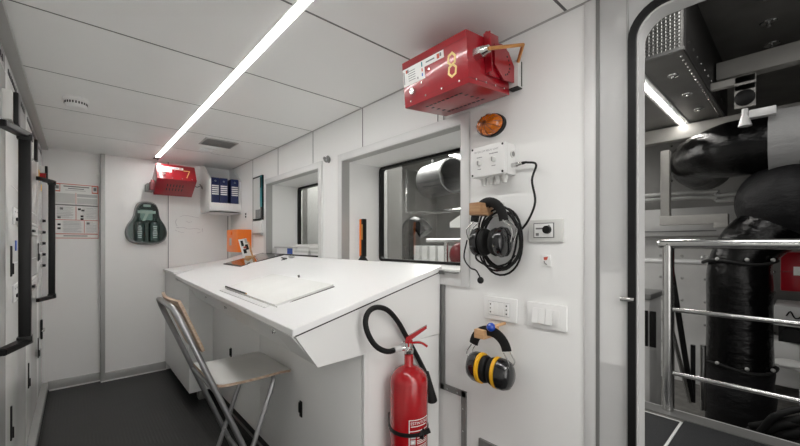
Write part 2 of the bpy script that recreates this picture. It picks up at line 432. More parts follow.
# corner fill of the rectangle so the plate reaches ceiling corners
f.box((XW, .36, 1.2), (XW + .055, .455, ZC + .02)); f.box((XW, .36, 0), (XW + .055, .455, .9))
f.box((XW, -1.3, ZC - .1), (XW + .055, .455, ZC + .02))
f.build('door_frame', M['alu_l'], root)
f = MB(); f.box((XW - .006, .366, 0), (XW + .0, .372, ZC), 0, .002); f.build('frame_edge', M['alu'], root)
g = MB(); o = rrect(DY0 - .028, DY1 + .028, DZ0 - .028, DZ1 + .028, .10, k); i = rrect(DY0 - .006, DY1 + .006, DZ0 - .006, DZ1 + .006, .08, k)
ring_plate(g, o, i, XW - .014, XW + .004); g.build('door_seal', M['black'], root)
g = MB(); o = rrect(DY0 - .007, DY1 + .007, DZ0 - .007, DZ1 + .007, .081, k); i = rrect(DY0, DY1, DZ0, DZ1, .075, k)
ring_plate(g, o, i, XW - .004, XW + .06); g.build('door_jamb', M['alu_l'], root)
g = MB(); p = atx(629, 299, XW); g.cyl((XW - .012, p.y + .02, p.z), (XW - .012, p.y - .018, p.z), .008, mi=0); g.build('hinge_pin', M['steel'], root)

# ================================================================== CEILING FITTINGS
b = MB(); b.box((.565, -1.0, ZC - .003), (.595, 4.14, ZC + .012), 0, .001)
t = thing('strip_light', 'long glowing white strip light recessed along the whole ceiling', 'light', (.58, 1.6, ZC))
b.build('diffuser', M['led'], t)
b = MB(); b.box((.556, -1.0, ZC - .001), (.564, 4.15, ZC + .014)); b.box((.596, -1.0, ZC - .001), (.604, 4.15, ZC + .014)); b.box((.556, 4.14, ZC - .001), (.604, 4.15, ZC + .014))
b.build('rim', M['white'], t)
p = atz(76, 99, ZC)
t = thing('smoke_detector', 'round white smoke detector on the ceiling near the cabinets', 'smoke detector', (p.x, p.y, ZC))
MB().lathe([(.058, 0), (.058, -.012), (.05, -.02), (.050, -.038), (.04, -.050), (.02, -.054)], (p.x, p.y, ZC)).build('housing', M['white'], t)
b = MB()
for k in range(24):
    a = k * math.pi / 12; b.box((p.x - .0025 + .0505, p.y - .003, ZC - .036), (p.x + .0505 + .001, p.y + .003, ZC - .023), 0, rot=Euler((0, 0, a)), piv=(p.x, p.y, ZC))
b.build('vent_slots', M['black'], t)
t = thing('ceiling_vent', 'grey rectangular vent grille in the ceiling beyond the strip light', 'vent', (.875, 3.23, ZC))
b = MB(); b.box((.752, 3.115, ZC - .006), (.998, 3.345, ZC)); b.build('frame', M['alu'], t)
b = MB()
for k in range(10): b.box((.765, 3.13 + k * .0205, ZC - .009), (.985, 3.141 + k * .0205, ZC - .005))
b.build('grille', M['alu_d'], t)
p = atz(208.4, 150, ZC)
t = thing('ceiling_diffuser', 'small round white air diffuser in the ceiling near the end wall', 'diffuser', (p.x, p.y, ZC))
MB().lathe([(.07, 0), (.07, -.006), (.058, -.014), (.05, -.012)], (p.x, p.y, ZC)).build('rim', M['white'], t)
MB().lathe([(.046, -.010), (.046, -.020), (.02, -.026)], (p.x, p.y, ZC)).build('cone', M['white'], t)

# ================================================================== ELECTRICAL CABINETS
def slot(mb, y, z0, z1, w=.022, mi=0): mb.box((XC - .002, y - w / 2, z0), (XC + .006, y + w / 2, z1), mi, .003)
cab_y = [1.46, 2.26, 3.07, 3.857, 4.385]
cab_labels = ['glossy white electrical cabinet at the picture edge with a tall black grab bar',
              'glossy white electrical cabinet with a blue tag and lever strip, second from the camera',
              'glossy white electrical cabinet with the farther black grab bar',
              'narrow glossy white cabinet against the end wall with a column of black knobs']
cabs = []
for k in range(4):
    y0, y1 = cab_y[k] + .003, cab_y[k + 1] - .003
    t = thing('electrical_cabinet', cab_labels[k], 'cabinet', (XC - .15, (y0 + y1) / 2, 0), 'white electrical cabinets')
    cabs.append(t)
    MB().box((-.598, y0, .082), (XC - .02, y1, 2.10), 0, .003).build('carcass', M['cab'], t)
    MB().box((XC - .019, y0 + .002, .085), (XC, y1 - .002, 2.02), 0, .004).build('door', M['cab'], t)
    v = MB(); v.box((XC - .019, y0 + .002, 2.024), (XC - .001, y1 - .002, 2.098), 0, .003)
    n = int((y1 - y0 - .1) / .045)
    for j in range(n):
        if j == n // 2: continue
        yy = y0 + .06 + j * .045; v.box((XC - .002, yy, 2.04), (XC + .0015, yy + .026, 2.062), 1)
    v.build('vent_panel', [M['cab'], M['black']], t)
# latches
for k, y in ((1, 2.40), (2, 3.19), (3, 3.93)):
    for z0, z1 in ((1.145, 1.285), (.40, .555)):
        if k == 3: z0, z1 = z0 + .01, z1 + .01
        l = MB(); slot(l, y, z0, z1); l.box((XC, y - .004, z0 + .01), (XC + .012, y + .004, z0 + .06), 0, .002)
        l.build('latch', M['black'], cabs[k])
# grab bars
def grab(cab, x, y, z0, z1, w=.020, ya=.17):
    h = MB(); h.box((x - w, y - w, z0 + .01), (x + w, y + w, z1 - .01), 0, .008)
    for z, s in ((z0, 1), (z1, -1)):
        A = V((x, y, z)); B = V((XC + .004, y - ya, z))
        d = (B - A).normalized(); nrm = V((-d.y, d.x, 0)); e = w * 1.0
        P = [A - d * e + nrm * e, A - d * e - nrm * e, B - nrm * e * .9, B + nrm * e * .9]
        h.prism([q + V((0, 0, -.013)) for q in P], (0, 0, .026), 0, .003)
        h.box((x - w - .004, y - w - .004, z + s * .012 - .012), (x + w + .004, y + w + .004, z + s * .012 + .012), 0, .003)
    h.build('grab_bar', M['black'], cab)
grab(cabs[0], -.166, 2.225, .875, 1.762)
grab(cabs[2], -.147, 3.93, .873, 1.775)
# hooded instruments high on the doors
for c, y, z in ((cabs[0], 2.19, 1.86), (cabs[2], 3.155, 1.87), (cabs[3], 4.16, 1.865)):
    MB().box((XC, y - .05, z - .06), (XC + .028, y + .03, z + .06), 0, .003).build('meter_base', M['offwhite'], c)
    m = MB(); m.box((XC + .028, y - .015, z - .065), (XC + .045, y + .055, z + .065), 0, .006); m.build('meter_hood', M['black'], c)
    m = MB(); m.tube([(XC + .004, y + .075, z + .05), (XC + .03, y + .08, z + .02), (XC + .035, y + .08, z - .03), (XC + .004, y + .075, z - .062)], .006, sub=4); m.build('lever', M['chrome'], c)
# panel details on cabinet 2 (index1) and 3
def plate(c, y, z, w, h, m, name='plate', d=.004):
    return MB().box((XC - .001, y - w / 2, z - h / 2), (XC + d, y + w / 2, z + h / 2), 0, .001).build(name, M[m], c)
plate(cabs[1], 2.77, 1.755, .05, .065, 'yellow', 'warning_plate'); plate(cabs[3], 4.27, 1.76, .05, .05, 'yellow', 'warning_plate')
plate(cabs[3], 4.05, 1.83, .10, .085, 'yellow', 'switch_plate')
b = MB(); b.cyl((XC + .004, 4.05, 1.83), (XC + .03, 4.05, 1.83), .026); b.box((XC + .03, 4.043, 1.805), (XC + .04, 4.057, 1.855)); b.build('main_switch', M['red2'], cabs[3])
plate(cabs[1], 2.58, 1.285, .03, .05, 'bluep', 'blue_tag')
for (c, ya, yb, z) in ((cabs[1], 2.45, 3.0, 1.425), (cabs[1], 2.45, 3.0, 1.06), (cabs[2], 3.25, 3.8, 1.39), (cabs[2], 3.25, 3.8, 1.03)):
    s = MB(); s.box((XC, ya, z - .04), (XC + .008, yb, z + .04), 0, .002)
    for j in range(8):
        yy = ya + .035 + j * (yb - ya - .07) / 7
        s.box((XC + .007, yy - .006, z + .018), (XC + .0088, yy + .006, z + .024), 1)
    s.build('breaker_strip', [M['white'], M['ink']], c)
    s = MB(); s.box((XC + .008, ya + .05, z - .022), (XC + .022, ya + .14, z - .006), 0, .003); s.build('breaker_toggle', M['black'], c)
for (c, ya, yb, z) in ((cabs[1], 2.44, 3.0, 1.56), (cabs[1], 2.44, 3.0, 1.20), (cabs[2], 3.2, 3.8, 1.19), (cabs[2], 3.2, 3.8, 1.50)):
    MB().box((XC, ya, z), (XC + .0012, yb, z + .004)).build('panel_seam', M['greyink'], c)
for k, v in enumerate((221, 232.3, 243.3, 254.3, 265.3)):
    z = 1.3 + (HOR - v) / FPX * 3.0
    n = MB(); n.cyl((XC, 4.19, z), (XC + .012, 4.19, z), .018, mi=1, seg=16); n.cyl((XC + .012, 4.19, z), (XC + .032, 4.19, z), .013, .010, seg=16); n.build('knob', [M['black'], M['offwhite']], cabs[3])
n = MB(); n.box((XC, 4.19, .50), (XC + .014, 4.225, .66), 0, .004); n.box((XC + .01, 4.17, .565), (XC + .026, 4.27, .580), 1, .003); n.build('door_lever', [M['black'], M['steel']], cabs[3])
plate(cabs[3], 4.16, .405, .035, .06, 'alu_d', 'lock_plate')

# ================================================================== END WALL ITEMS
# poster
z1p, z0p = aty(76, 184.5, YL).z, 1.337
xa, xb = -.150, .150
b = MB(); y = YL - .003
b.box((xa, y, z0p), (xb, YL - .0004, z1p))
def pr(x0, x1, a, c, mi, d=.0006): b.box((xa + (xb - xa) * x0, y - d, z1p - (z1p - z0p) * c), (xa + (xb - xa) * x1, y, z1p - (z1p - z0p) * a), mi)
pr(0, 1, 0, .012, 2); pr(0, 1, .988, 1, 2); pr(0, .012, 0, 1, 2); pr(.988, 1, 0, 1, 2)
pr(0, .13, .012, .15, 2); pr(.015, .115, .02, .13, 0, .0009); pr(.84, .99, .012, .15, 2); pr(.855, .97, .02, .13, 0, .0009); pr(.03, .10, .04, .10, 1, .0012); pr(.88, .95, .04, .10, 1, .0012)
pr(.2, .78, .035, .055, 1); pr(.3, .66, .075, .09, 1); pr(.24, .7, .11, .12, 4)
pr(.02, .46, .175, .36, 3); pr(.50, .97, .175, .23, 4); pr(.50, .97, .25, .36, 3)
for j in range(9): pr(.03, .45, .185 + j * .019, .19 + j * .019, 4, .001)
for j in range(6): pr(.51, .96, .262 + j * .017, .267 + j * .017, 4, .001)
pr(.015, .985, .375, .40, 1)
pr(.47, .485, .41, .66, 2); pr(.015, .985, .655, .665, 2); pr(.66, .672, .67, .90, 2); pr(.47, .482, .16, .37, 2)
for j in range(7): pr(.05, .42, .43 + j * .03, .437 + j * .03, 4); pr(.72, .95, .43 + j * .03, .437 + j * .03, 4)
for j in range(16): pr(.05, random.uniform(.3, .43), .42 + j * .014, .4245 + j * .014, 4); pr(.62, random.uniform(.85, .96), .42 + j * .014, .4245 + j * .014, 4)
for j in range(16): pr(.2, random.uniform(.5, .63), .68 + j * .014, .6845 + j * .014, 4); pr(.7, random.uniform(.85, .96), .68 + j * .014, .6845 + j * .014, 4)
for (px, pz) in ((.12, .44), (.07, .6), (.52, .44), (.6, .46), (.58, .57), (.58, .62), (.07, .73), (.07, .80), (.72, .70)): pr(px, px + .07, pz, pz + .035, 5)
for j in range(8): pr(.18, .60, .69 + j * .025, .697 + j * .025, 4)
for j in range(5): pr(.72, .95, .75 + j * .028, .757 + j * .028, 4)
pr(.015, .985, .91, .925, 2); pr(.2, .74, .945, .962, 1)
tag(b.build('safety_poster', [M['paper'], M['ink'], M['redink'], M['offwhite'], M['greyink'], M['black']]), 'printed safety poster with red borders on the end wall by the cabinets', 'poster')

# eyewash station
cx, cz = .512, 1.275
def bell(s, n=48):
    out = []
    keys = [(0, 1.0), (.35, .985), (.62, .93), (.78, .80), (.86, .62), (.98, .50), (1.22, .36), (1.36, .22), (1.38, .08), (1.25, -.06), (1.0, -.14), (.6, -.19), (0, -.205)]
    hw, hh = .124, .355
    half = smooth_path([V((a * hw, c * hh, 0)) for a, c in keys], 4)
    for p in half: out.append((p.x, p.y))
    for p in half[-2:0:-1]: out.append((-p.x, p.y))
    c0 = V((0, .12))
    return [((x - c0.x) * s + c0.x, (z - c0.y) * s + c0.y) for x, z in out]
cz0 = cz + .075
t = thing('eyewash_station', 'dark green bell-shaped eyewash case holding two bottles, on the end wall', 'eyewash station', (cx, YF, cz))
b = MB()
b.prism([(cx + x, YF - .001, cz0 + z) for x, z in bell(1.0)], (0, -.03, 0))
b.build('case', M['green_case'], t)
b = MB(); t_ = bmesh.new(); o_, i_ = bell(1.0), bell(.87); n_ = len(o_)
A = [t_.verts.new((cx + x, YF - .03, cz0 + z)) for x, z in o_]; B = [t_.verts.new((cx + x, YF - .075, cz0 + z)) for x, z in bell(.93)]; C = [t_.verts.new((cx + x, YF - .075, cz0 + z)) for x, z in i_]; D = [t_.verts.new((cx + x, YF - .035, cz0 + z)) for x, z in bell(.84)]
for P, Q in ((A, B), (B, C), (C, D)):
    for j in range(n_): t_.faces.new((P[j], P[(j + 1) % n_], Q[(j + 1) % n_], Q[j]))
bmesh.ops.recalc_face_normals(t_, faces=t_.faces); b._merge(t_, 0, True)
b.build('rim', M['green_case'], t)
b = MB(); b.prism([(cx + x, YF - .070, cz0 + z) for x, z in bell(.86)], (0, -.003, 0)); b.build('clear_cover', M['clear'], t)
for k, dx in enumerate((-.062, .062)):
    q = MB(); q.lathe([(.045, -.04), (.048, -.02), (.048, .12), (.04, .15), (.018, .165), (.018, .19)], (cx + dx, YF - .048, cz0), seg=20)
    for j in range(7):
        w = random.uniform(.010, .020); zz = cz0 - .005 + j * .018
        q.box((cx + dx - w, YF - .0985, zz), (cx + dx + w, YF - .094, zz + .009), 1)
    q.build('wash_bottle', [M['green_bottle'], M['label_green']], t)
q = MB(); q.box((cx - .055, YF - .062, cz0 + .17), (cx + .045, YF - .058, cz0 + .27)); q.box((cx - .075, YF - .066, cz0 + .235), (cx + .07, YF - .06, cz0 + .262), 1)
q.box((cx - .03, YF - .066, cz0 + .30), (cx + .03, YF - .06, cz0 + .325), 1)
q.prism([(cx - .04, YF - .064, cz0 + .16), (cx - .015, YF - .064, cz0 + .165), (cx + .02, YF - .064, cz0 + .25), (cx - .005, YF - .064, cz0 + .25)], (0, -.002, 0), 1)
q.build('instruction_card', [M['label_green'], M['white']], t)

# fire-suppression boxes -------------------------------------------------------
def octa(cx_, cz_, rx, rz): 
    return [(cx_ + rx * math.cos(math.radians(a)), cz_ + rz * math.sin(math.radians(a))) for a in range(18, 378, 60)]
def supp_box(name, label, digit, mtx, wall_mtx, slots_long, group):
    """box in local coords: length along X (0..L), front face at y=0 facing -Y, depth to y=D, height z 0..Hh"""
    L, D, Hh = .33, .262, .182
    org = mtx.to_translation()
    t = thing(name, label, 'fire suppression box', org, group)
    def fin(mb, nm, mats, par=t, mt=mtx): return mb.xform(mt).build(nm, mats, par)
    b = MB(); b.box((0, 0, 0), (L, D, Hh), 0, .004); b.box((-.001, -.001, .155), (L + .001, 0.0, .1565), 1); b.box((-.0015, .0, .018), (L + .0015, D, .0195), 1)
    body = fin(b, 'body', [M['red'], M['redd']])
    b = MB()
    for k in range(4): b.cyl((.04 + k * .083, 0, .018), (.04 + k * .083, -.003, .018), .0042, seg=10)
    for (x, z) in ((.15, .108), (.105, .072)): b.cyl((x, 0, z), (x, -.003, z), .004, seg=10)
    for k in range(4): b.cyl((L, .04 + k * .06, .018), (L + .003, .04 + k * .06, .018), .004, seg=10)
    fin(b, 'rivets', M['steel'], body)
    # big round plug
    b = MB(); b.cyl((.058, 0, .052), (.058, -.014, .052), .015, .013, seg=20); fin(b, 'plug', M['steel'])
    # label, L-shaped sheet
    b = MB(); b.box((.004, -.0012, .083), (.125, 0, .152)); b.box((.125, -.0012, .125), (.225, 0, .152))
    for j in range(5): b.box((.035, -.0016, .098 + j * .009), (.075, -.001, .1005 + j * .009), 1)
    b.box((.022, -.0017, .132), (.030, -.001, .145), 2); b.box((.030, -.0017, .132), (.038, -.001, .145), 1)
    b.box((.192, -.0017, .130), (.204, -.001, .147), 2); b.box((.206, -.0017, .134), (.214, -.001, .147), 1)
    b.box((.110, -.0017, .130), (.116, -.001, .148), 3); b.box((.110, -.0017, .112), (.116, -.001, .124), 2); b.box((.110, -.0017, .094), (.116, -.001, .106), 4)
    b.box((.135, -.0017, .136), (.180, -.001, .141), 1); b.box((.085, -.0017, .092), (.090, -.001, .100), 1); b.box((.008, -.0017, .092), (.013, -.001, .140), 1)
    fin(b, 'label_sheet', [M['paper'], M['ink'], M['redink'], M['teal'], M['bluep']])
    # digit
    b = MB(); st = .0075
    def stroke(pts, closed=False):
        n = len(pts)
        for i in range(n if closed else n - 1):
            a, c = V((pts[i][0], 0, pts[i][1])), V((pts[(i + 1) % n][0], 0, pts[(i + 1) % n][1]))
            d = (c - a).normalized(); nn = V((-d.z, 0, d.x)) * st / 2; a = a - d * st * .35; c = c + d * st * .35
            b.prism([a + nn, c + nn, c - nn, a - nn], (0, -.0012, 0))
    if digit == '8':
        stroke(octa(.260, .105, .0175, .0215), True); stroke(octa(.260, .065, .0185, .0215), True)
    else:
        stroke([(.228, .118), (.278, .120), (.246, .035)])
    fin(b, 'stencil_digit', M['yel_num'])
    # vent slots below
    b = MB()
    if slots_long:
        for r in range(6): 
            for j in range(2): b.box((.09 + r * .026, .075 + j * .06, -.0012), (.098 + r * .026, .115 + j * .06, .0005))
    else:
        for i in range(9): 
            for yy in (.06, .20): b.box((.06 + i * .022, yy, -.0012), (.073 + i * .022, yy + .009, .0005))
        for yy in (.095, .13, .165):
            for xx in (.06, .236): b.box((xx, yy, -.0012), (xx + .013, yy + .009, .0005))
    fin(b, 'vent_slots', M['black'])
    return t, fin
def frame_mtx(o, x, y, z):
    m = Matrix((V(x), V(y), V(z))).transposed().to_4x4(); m.translation = V(o); return m
# box 8: length along -Y (viewer's left is +Y end), front faces -X, slightly tilted
tl = math.radians(6)
ydir = V((math.cos(tl), 0, math.sin(tl))); zdir = V((-math.sin(tl), 0, math.cos(tl)))
m8 = frame_mtx((1.018, 1.103, 1.858), (0, -1, 0), ydir, zdir)
t8, fin8 = supp_box('suppression_box', 'red vented metal box with stencilled 8, high on the side wall above the beacon', '8', m8, None, False, 'red suppression boxes')
b = MB(); L = .33
b.box((L + .002, .11, .045), (L + .012, .185, .20), 0, .002); b.cyl((L + .012, .12, .185), (L + .016, .12, .185), .008, mi=1, seg=12); b.box((L + .002, .10, .05), (L + .03, .105, .19), 0)
fin8(b, 'bracket_plate', [M['red'], M['black']])
b = MB(); b.prism([(1.14, .756, 2.03), (1.19, .756, 2.045), (1.235, .756, 2.03), (1.275, .756, 1.985), (1.275, .756, 1.925), (1.20, .756, 1.915), (1.14, .756, 1.955)], (0, -.006, 0), 0)
for k in range(7):
    a = math.radians(-75 + k * 22); c = V((1.20 + .04 * math.cos(a), .7495, 1.975 + .04 * math.sin(a))); b.cyl(c, c + V((0, -.001, 0)), .004, mi=1, seg=8)
b.build('bracket_arm', [M['red'], M['black']], t8)
b = MB(); b.box((XW - .034, .733, 1.908), (XW, .778, 2.012), 0, .003); b.box((XW - .012, .7315, 1.912), (XW - .006, .7345, 2.008), 1); b.box((XW - .034, .735, 1.905), (XW, .776, 1.909), 1); b.build('wall_base', [M['offwhite'], M['black']], t8)
b = MB(); p0 = m8 @ V((L + .0, .05, .106)); p1 = m8 @ V((L + .03, .05, .106)); p2 = m8 @ V((L + .055, .05, .106))
b.cyl(p0, p1, .023, .021, seg=6); b.cyl(p1, p2, .018, .013, seg=16); b.build('actuator_cap', M['steel'], t8)
b = MB(); pb = V((1.215, .68, 2.024))
b.tube([p2, p2.lerp(pb, .96), pb, pb.lerp(V((1.288, .745, 2.008)), .08), V((1.288, .745, 2.0))], .0065, seg=10); b.build('copper_pipe', M['copper'], t8)
# box 7 on the end wall, tilted upward
tl = math.radians(-31)
ydir = V((0, math.cos(tl), math.sin(tl))); zdir = V((0, -math.sin(tl), math.cos(tl)))
m7 = frame_mtx((.555, 4.0, 1.902), (1, 0, 0), ydir, zdir)
t7, fin7 = supp_box('suppression_box', 'red vented metal box with stencilled 7, tilted on the end wall', '7', m7, None, True, 'red suppression boxes')
b = MB(); b.box((.515, 4.10, 1.80), (.552, 4.20, 1.875), 0, .003); b.box((.50, 4.18, 1.80), (.56, YF, 1.87), 1, .003); b.build('bracket_plate', [M['redd'], M['alu_d']], t7)
b = MB(); b.box((.525, 4.12, 1.86), (.55, 4.16, 1.90), 0, .003); b.build('bracket_knob', M['red'], t7)
b = MB(); q = m7 @ V((.33, .14, .12)); b.cyl(q, q + V((.03, 0, .0)), .016, seg=6); b.build('actuator_cap', M['steel'], t7)
b = MB(); q = m7 @ V((.33, .10, .03)); b.tube([q, q + V((.03, .03, -.01)), q + V((.09, .12, .02)), V((.99, YF - .10, 1.87)), V((.99, YF - .005, 1.93))], .005, sub=5, seg=8); b.build('cable', M['ink'], t7)

# shelf and binders ------------------------------------------------------------
sx0, sx1, sy0, sz0 = .995, XW - .004, 3.99, 1.608
t = thing('wall_shelf', 'white open shelf box with sloped sides in the ceiling corner', 'shelf', (1.15, 4.17, sz0))
b = MB()
b.box((sx0, sy0, sz0), (sx1, YF, sz0 + .018)); b.box((sx0, YF - .012, sz0), (sx1, YF - .001, ZC - .005))
b.build('carcass', M['white'], t)
b = MB(); b.box((sx0, sy0, sz0), (sx1, sy0 + .016, sz0 + .10), 0, .002); b.build('front_lip', M['white'], t)
for x in (sx0, sx1 - .016):
    b = MB(); b.prism([(x, sy0, sz0), (x, YF - .002, sz0), (x, YF - .002, ZC - .004), (x, YF - .10, ZC - .004), (x, sy0, 1.95)], (.016, 0, 0)); b.build('side_panel', M['white'], t)
binder_labels = ['dark blue ring binder on the shelf, first from the red box', 'dark blue ring binder on the shelf, middle one of the trio', 'dark blue ring binder on the shelf, alone beyond the gap by the window wall']
for k, x in enumerate((1.018, 1.100, 1.208)):
    w = .076
    t = thing('ring_binder', binder_labels[k], 'binder', (x + w / 2, 4.15, sz0 + .018), 'blue binders on the corner shelf')
    b = MB(); b.box((x, 4.012, sz0 + .019), (x + w, 4.28, sz0 + .36), 0, .004); b.build('cover', M['blue'], t)
    b = MB(); zb = sz0 + .185
    for j in range(5): b.box((x + .006, 4.009, zb + j * .021), (x + w - .006, 4.0125, zb + .012 + j * .021), 0)
    b.build('spine_label', M['paper'], t)
    b = MB(); b.lathe([(.010, 0), (.006, -.002)], (x + w / 2, 4.012, sz0 + .325), (0, -1, 0), seg=14); b.build('finger_ring', M['label_green'], t)

# pencil sketch on wall
b = MB()
def wl(pts, r=.0013): b.tube([(aty(u, v, YF).x, YF - .0006, aty(u, v, YF).z) for u, v in pts], r, seg=5, sub=3)
wl([(180, 216.5), (185, 215.5), (191, 216.3), (199, 218)]); wl([(177, 219), (175.5, 222), (177, 226)]); wl([(177, 227.8), (184, 227.5), (188, 229), (196, 228.5), (200, 229.5)])
wl([(202.3, 228), (202.6, 232)]); wl([(175, 230), (180, 232), (184, 232.5)]); wl([(197, 233), (201, 232)]); wl([(176, 227.2), (179, 228)]); wl([(186, 221), (189, 222.5), (192, 221.5)])
tag(b.build('pencil_sketch', M['inkp']), 'faint hand-drawn sketch on the end wall below the shelf', 'drawing')

# orange box -------------------------------------------------------------------
t = thing('orange_case', 'bright orange plastic case on the wall above the far desk corner', 'case', (1.24, 3.86, 1.2))
b = MB(); b.box((1.17, 3.69, 1.203), (XW, 4.03, 1.43), 0, .008); b.build('shell', M['orange'], t)
b = MB(); b.box((1.1682, 3.87, 1.27), (1.1705, 3.93, 1.345), 0); b.box((1.1672, 3.88, 1.28), (1.1685, 3.92, 1.335), 1); b.build('sticker', [M['greyink'], M['label_green']], t)
b = MB(); b.cyl((1.172, 3.875, 1.395), (1.160, 3.875, 1.395), .02); b.build('latch_knob', M['orange'], t)

# framed notice and small white box --------------------------------------------
t = thing('framed_notice', 'narrow dark framed glass panel with a teal strip on the side wall', 'frame', (XW, 3.49, 1.5))
b = MB(); y0, y1, z0, z1 = 3.372, 3.615, 1.515, 1.935
b.box((XW - .016, y0, z0), (XW - .001, y1, z1), 0); b.build('frame', M['black'], t)
b = MB(); b.box((XW - .018, y0 + .045, z0 + .015), (XW - .0155, y1 - .018, z1 - .015), 0); b.build('glass', M['offwhite'], t)
b = MB(); b.box((XW - .020, y0 + .002, z0 + .12), (XW - .0155, y0 + .045, z1 - .004), 0); b.box((XW - .0205, y0 + .01, z0 + .30), (XW - .0195, y0 + .04, z1 - .02), 1); b.build('teal_strip', [M['teal'], M['black']], t)
b = MB(); b.box((XW - .0195, y0 + .048, z0 + .016), (XW - .0175, y0 + .16, z0 + .10), 0); b.build('grey_print', M['ink'], t)
b = MB(); b.box((XW - .022, 3.385, 1.40), (XW - .001, 3.60, 1.505), 0, .003); b.box((XW - .024, 3.38, 1.375), (XW - .001, 3.61, 1.392), 1, .002)
tag(b.build('wall_pocket', [M['white'], M['alu']]), 'small white box on the side wall under the dark framed panel', 'wall box')
p = atx(246.4, 215.4, XW); b = MB(); b.box((XW - .006, p.y - .035, p.z - .05), (XW - .0005, p.y + .035, p.z + .05), 0, .003)
for dz in (-.014, .014): b.box((XW - .009, p.y - .016, p.z + dz - .010), (XW - .005, p.y + .016, p.z + dz + .010), 1, .002)
tag(b.build('wall_socket', [M['wall'], M['black']]), 'small white socket with two black openings beside the shelf', 'socket')

# ================================================================== CONSOLE DESK
DN = 1.15; DF = 3.81
def xfr(y): return .5435 + (y - DN) * (.666 - .5435) / (DF - DN)
def xbk(y): return XW - .004
def ztop(x, y):
    a = xfr(y); t = (x - a) / (xbk(y) - a); k = (y - DN) / (DF - DN)
    return 1.003 + t * ((1.188 + .010 * k) - 1.003)
def ontop(u, v):
    d = ray(u, v); lo, hi = .3, 6.0
    for _ in range(60):
        m = (lo + hi) / 2; p = CAM + d * m
        if p.z > ztop(p.x, p.y): lo = m
        else: hi = m
    p = CAM + d * lo
    return V((p.x, p.y, ztop(p.x, p.y)))
t = thing('console_desk', 'long white sloping console desk along the windows with overhanging top', 'desk', (.95, 2.5, .85))
th = V((0, 0, -.024))
top = [V((xfr(DN), DN, 1.003)), V((xbk(DN), DN, 1.188)), V((xbk(DF), DF, 1.198)), V((xfr(DF), DF, 1.003))]
b = MB(); b.prism(top, th, 0, .0015); b.build('worktop', M['desk'], t)
g = .008
def sec(y, zt): return [V((xfr(y) + .022, y, 1.003 - .024 - g + .004)), V((xfr(y) + .125, y, .857)), V((XW - .006, y, .868)), V((XW - .006, y, 1.188 + zt - .024 - g))]
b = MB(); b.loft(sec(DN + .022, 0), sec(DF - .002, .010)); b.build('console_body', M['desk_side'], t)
b = MB(); A = sec(DN, 0)
A = [V((.556, DN + .004, .976)), V((.641, DN + .004, .853)), V((1.287, DN + .004, .866)), V((1.292, DN + .004, 1.155))]
b.prism(A, (0, .018, 0), 0); b.box((.56, DN + .02, .968), (.58, DN + .03, .974), 1)
b.build('end_panel', [M['desk_side'], M['black']], t)
b = MB()
gp = [V((.560, DN + .0045, .9815)), V((1.292, DN + .0045, 1.1605)), V((1.292, DN + .0045, 1.1545)), V((.560, DN + .0045, .9755))]
b.prism(gp, (0, .01, 0)); b.build('shadow_gap', M['black'], t)
def fas(ya, yb, nm):
    b = MB()
    def s(y): 
        k = (y - DN) / (DF - DN)
        return [V((xfr(y) + .006, y, .974)), V((xfr(y) + .1 - .016 * k, y, .853)), V((xfr(y) + .118 - .016 * k, y, .853)), V((xfr(y) + .024, y, .974))]
    b.loft(s(ya), s(yb)); b.build(nm, M['desk_side'], t)
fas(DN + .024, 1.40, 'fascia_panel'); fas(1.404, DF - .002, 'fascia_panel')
for u, v in ((182.2, 285.2), (204.4, 296.7), (224.6, 307), (275.4, 330.6)):
    # intersection with the slanted fascia
    y = 2.5
    for _ in range(60):
        z = .945; x = xfr(y) + .028; q = ray(u, v); r_ = q.x / q.y; y = .5 * y + .5 * (x / r_)
    z = 1.3 + q.z * (y / q.y); z = max(.88, min(.965, z)); x = xfr(y) + .006 + (.974 - z) * .78
    nrm = V((-.79, 0, -.61)); c = V((x, y, z))
    b = MB(); b.cyl(c - nrm * .004, c + nrm * .006, .011, .010, seg=18, mi=0); b.box(c + nrm * .006 - V((.002, .0015, .006)), c + nrm * .008 + V((.002, .0015, .006)), 1)
    b.build('lock', [M['steel'], M['black']], t)

# base cabinets under the console
t = thing('base_cabinet', 'long white base cabinet under the console with black slot latches', 'cabinet', (1.08, 2.2, 0))
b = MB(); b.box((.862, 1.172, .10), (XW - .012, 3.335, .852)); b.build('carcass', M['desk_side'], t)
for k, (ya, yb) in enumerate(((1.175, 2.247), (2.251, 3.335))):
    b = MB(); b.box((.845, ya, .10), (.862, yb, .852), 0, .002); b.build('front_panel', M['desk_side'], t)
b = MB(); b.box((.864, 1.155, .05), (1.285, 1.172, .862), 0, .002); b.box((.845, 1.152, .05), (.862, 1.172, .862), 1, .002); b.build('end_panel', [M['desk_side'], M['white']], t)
for y, z in ((2.8, .49), (1.69, .463)):
    b = MB(); b.box((.840, y - .013, z - .045), (.846, y + .013, z + .035), 0, .003); b.box((.832, y - .008, z - .02), (.842, y + .008, z + .03), 0, .002); b.build('latch', M['black'], t)
b = MB(); b.box((.875, 1.19, 0), (XW - .012, 3.335, .10)); b.build('toe_kick', M['black'], t)
t = thing('base_cabinet', 'white base cabinet with a sloped ledge standing against the end wall', 'cabinet', (1.0, 3.85, 0))
b = MB(); b.prism([(.672, 3.285, .085), (1.288, 3.285, .085), (1.288, 3.285, .85), (.80, 3.285, .85), (.75, 3.285, .93), (.672, 3.285, .955)], (0, .53, 0)); 
b.prism([(.672, DF + .005, .085), (1.288, DF + .005, .085), (1.288, DF + .005, 1.09), (.672, DF + .005, 1.012)], (0, YF - DF - .02, 0)); b.build('carcass', M['desk_side'], t)
b = MB(); b.prism([(.654, DF + .004, 1.012), (.654, DF + .004, 1.030), (XW - .01, DF + .004, 1.115), (XW - .01, DF + .004, 1.09)], (0, YF - DF - .008, 0)); b.build('ledge', M['desk'], t)
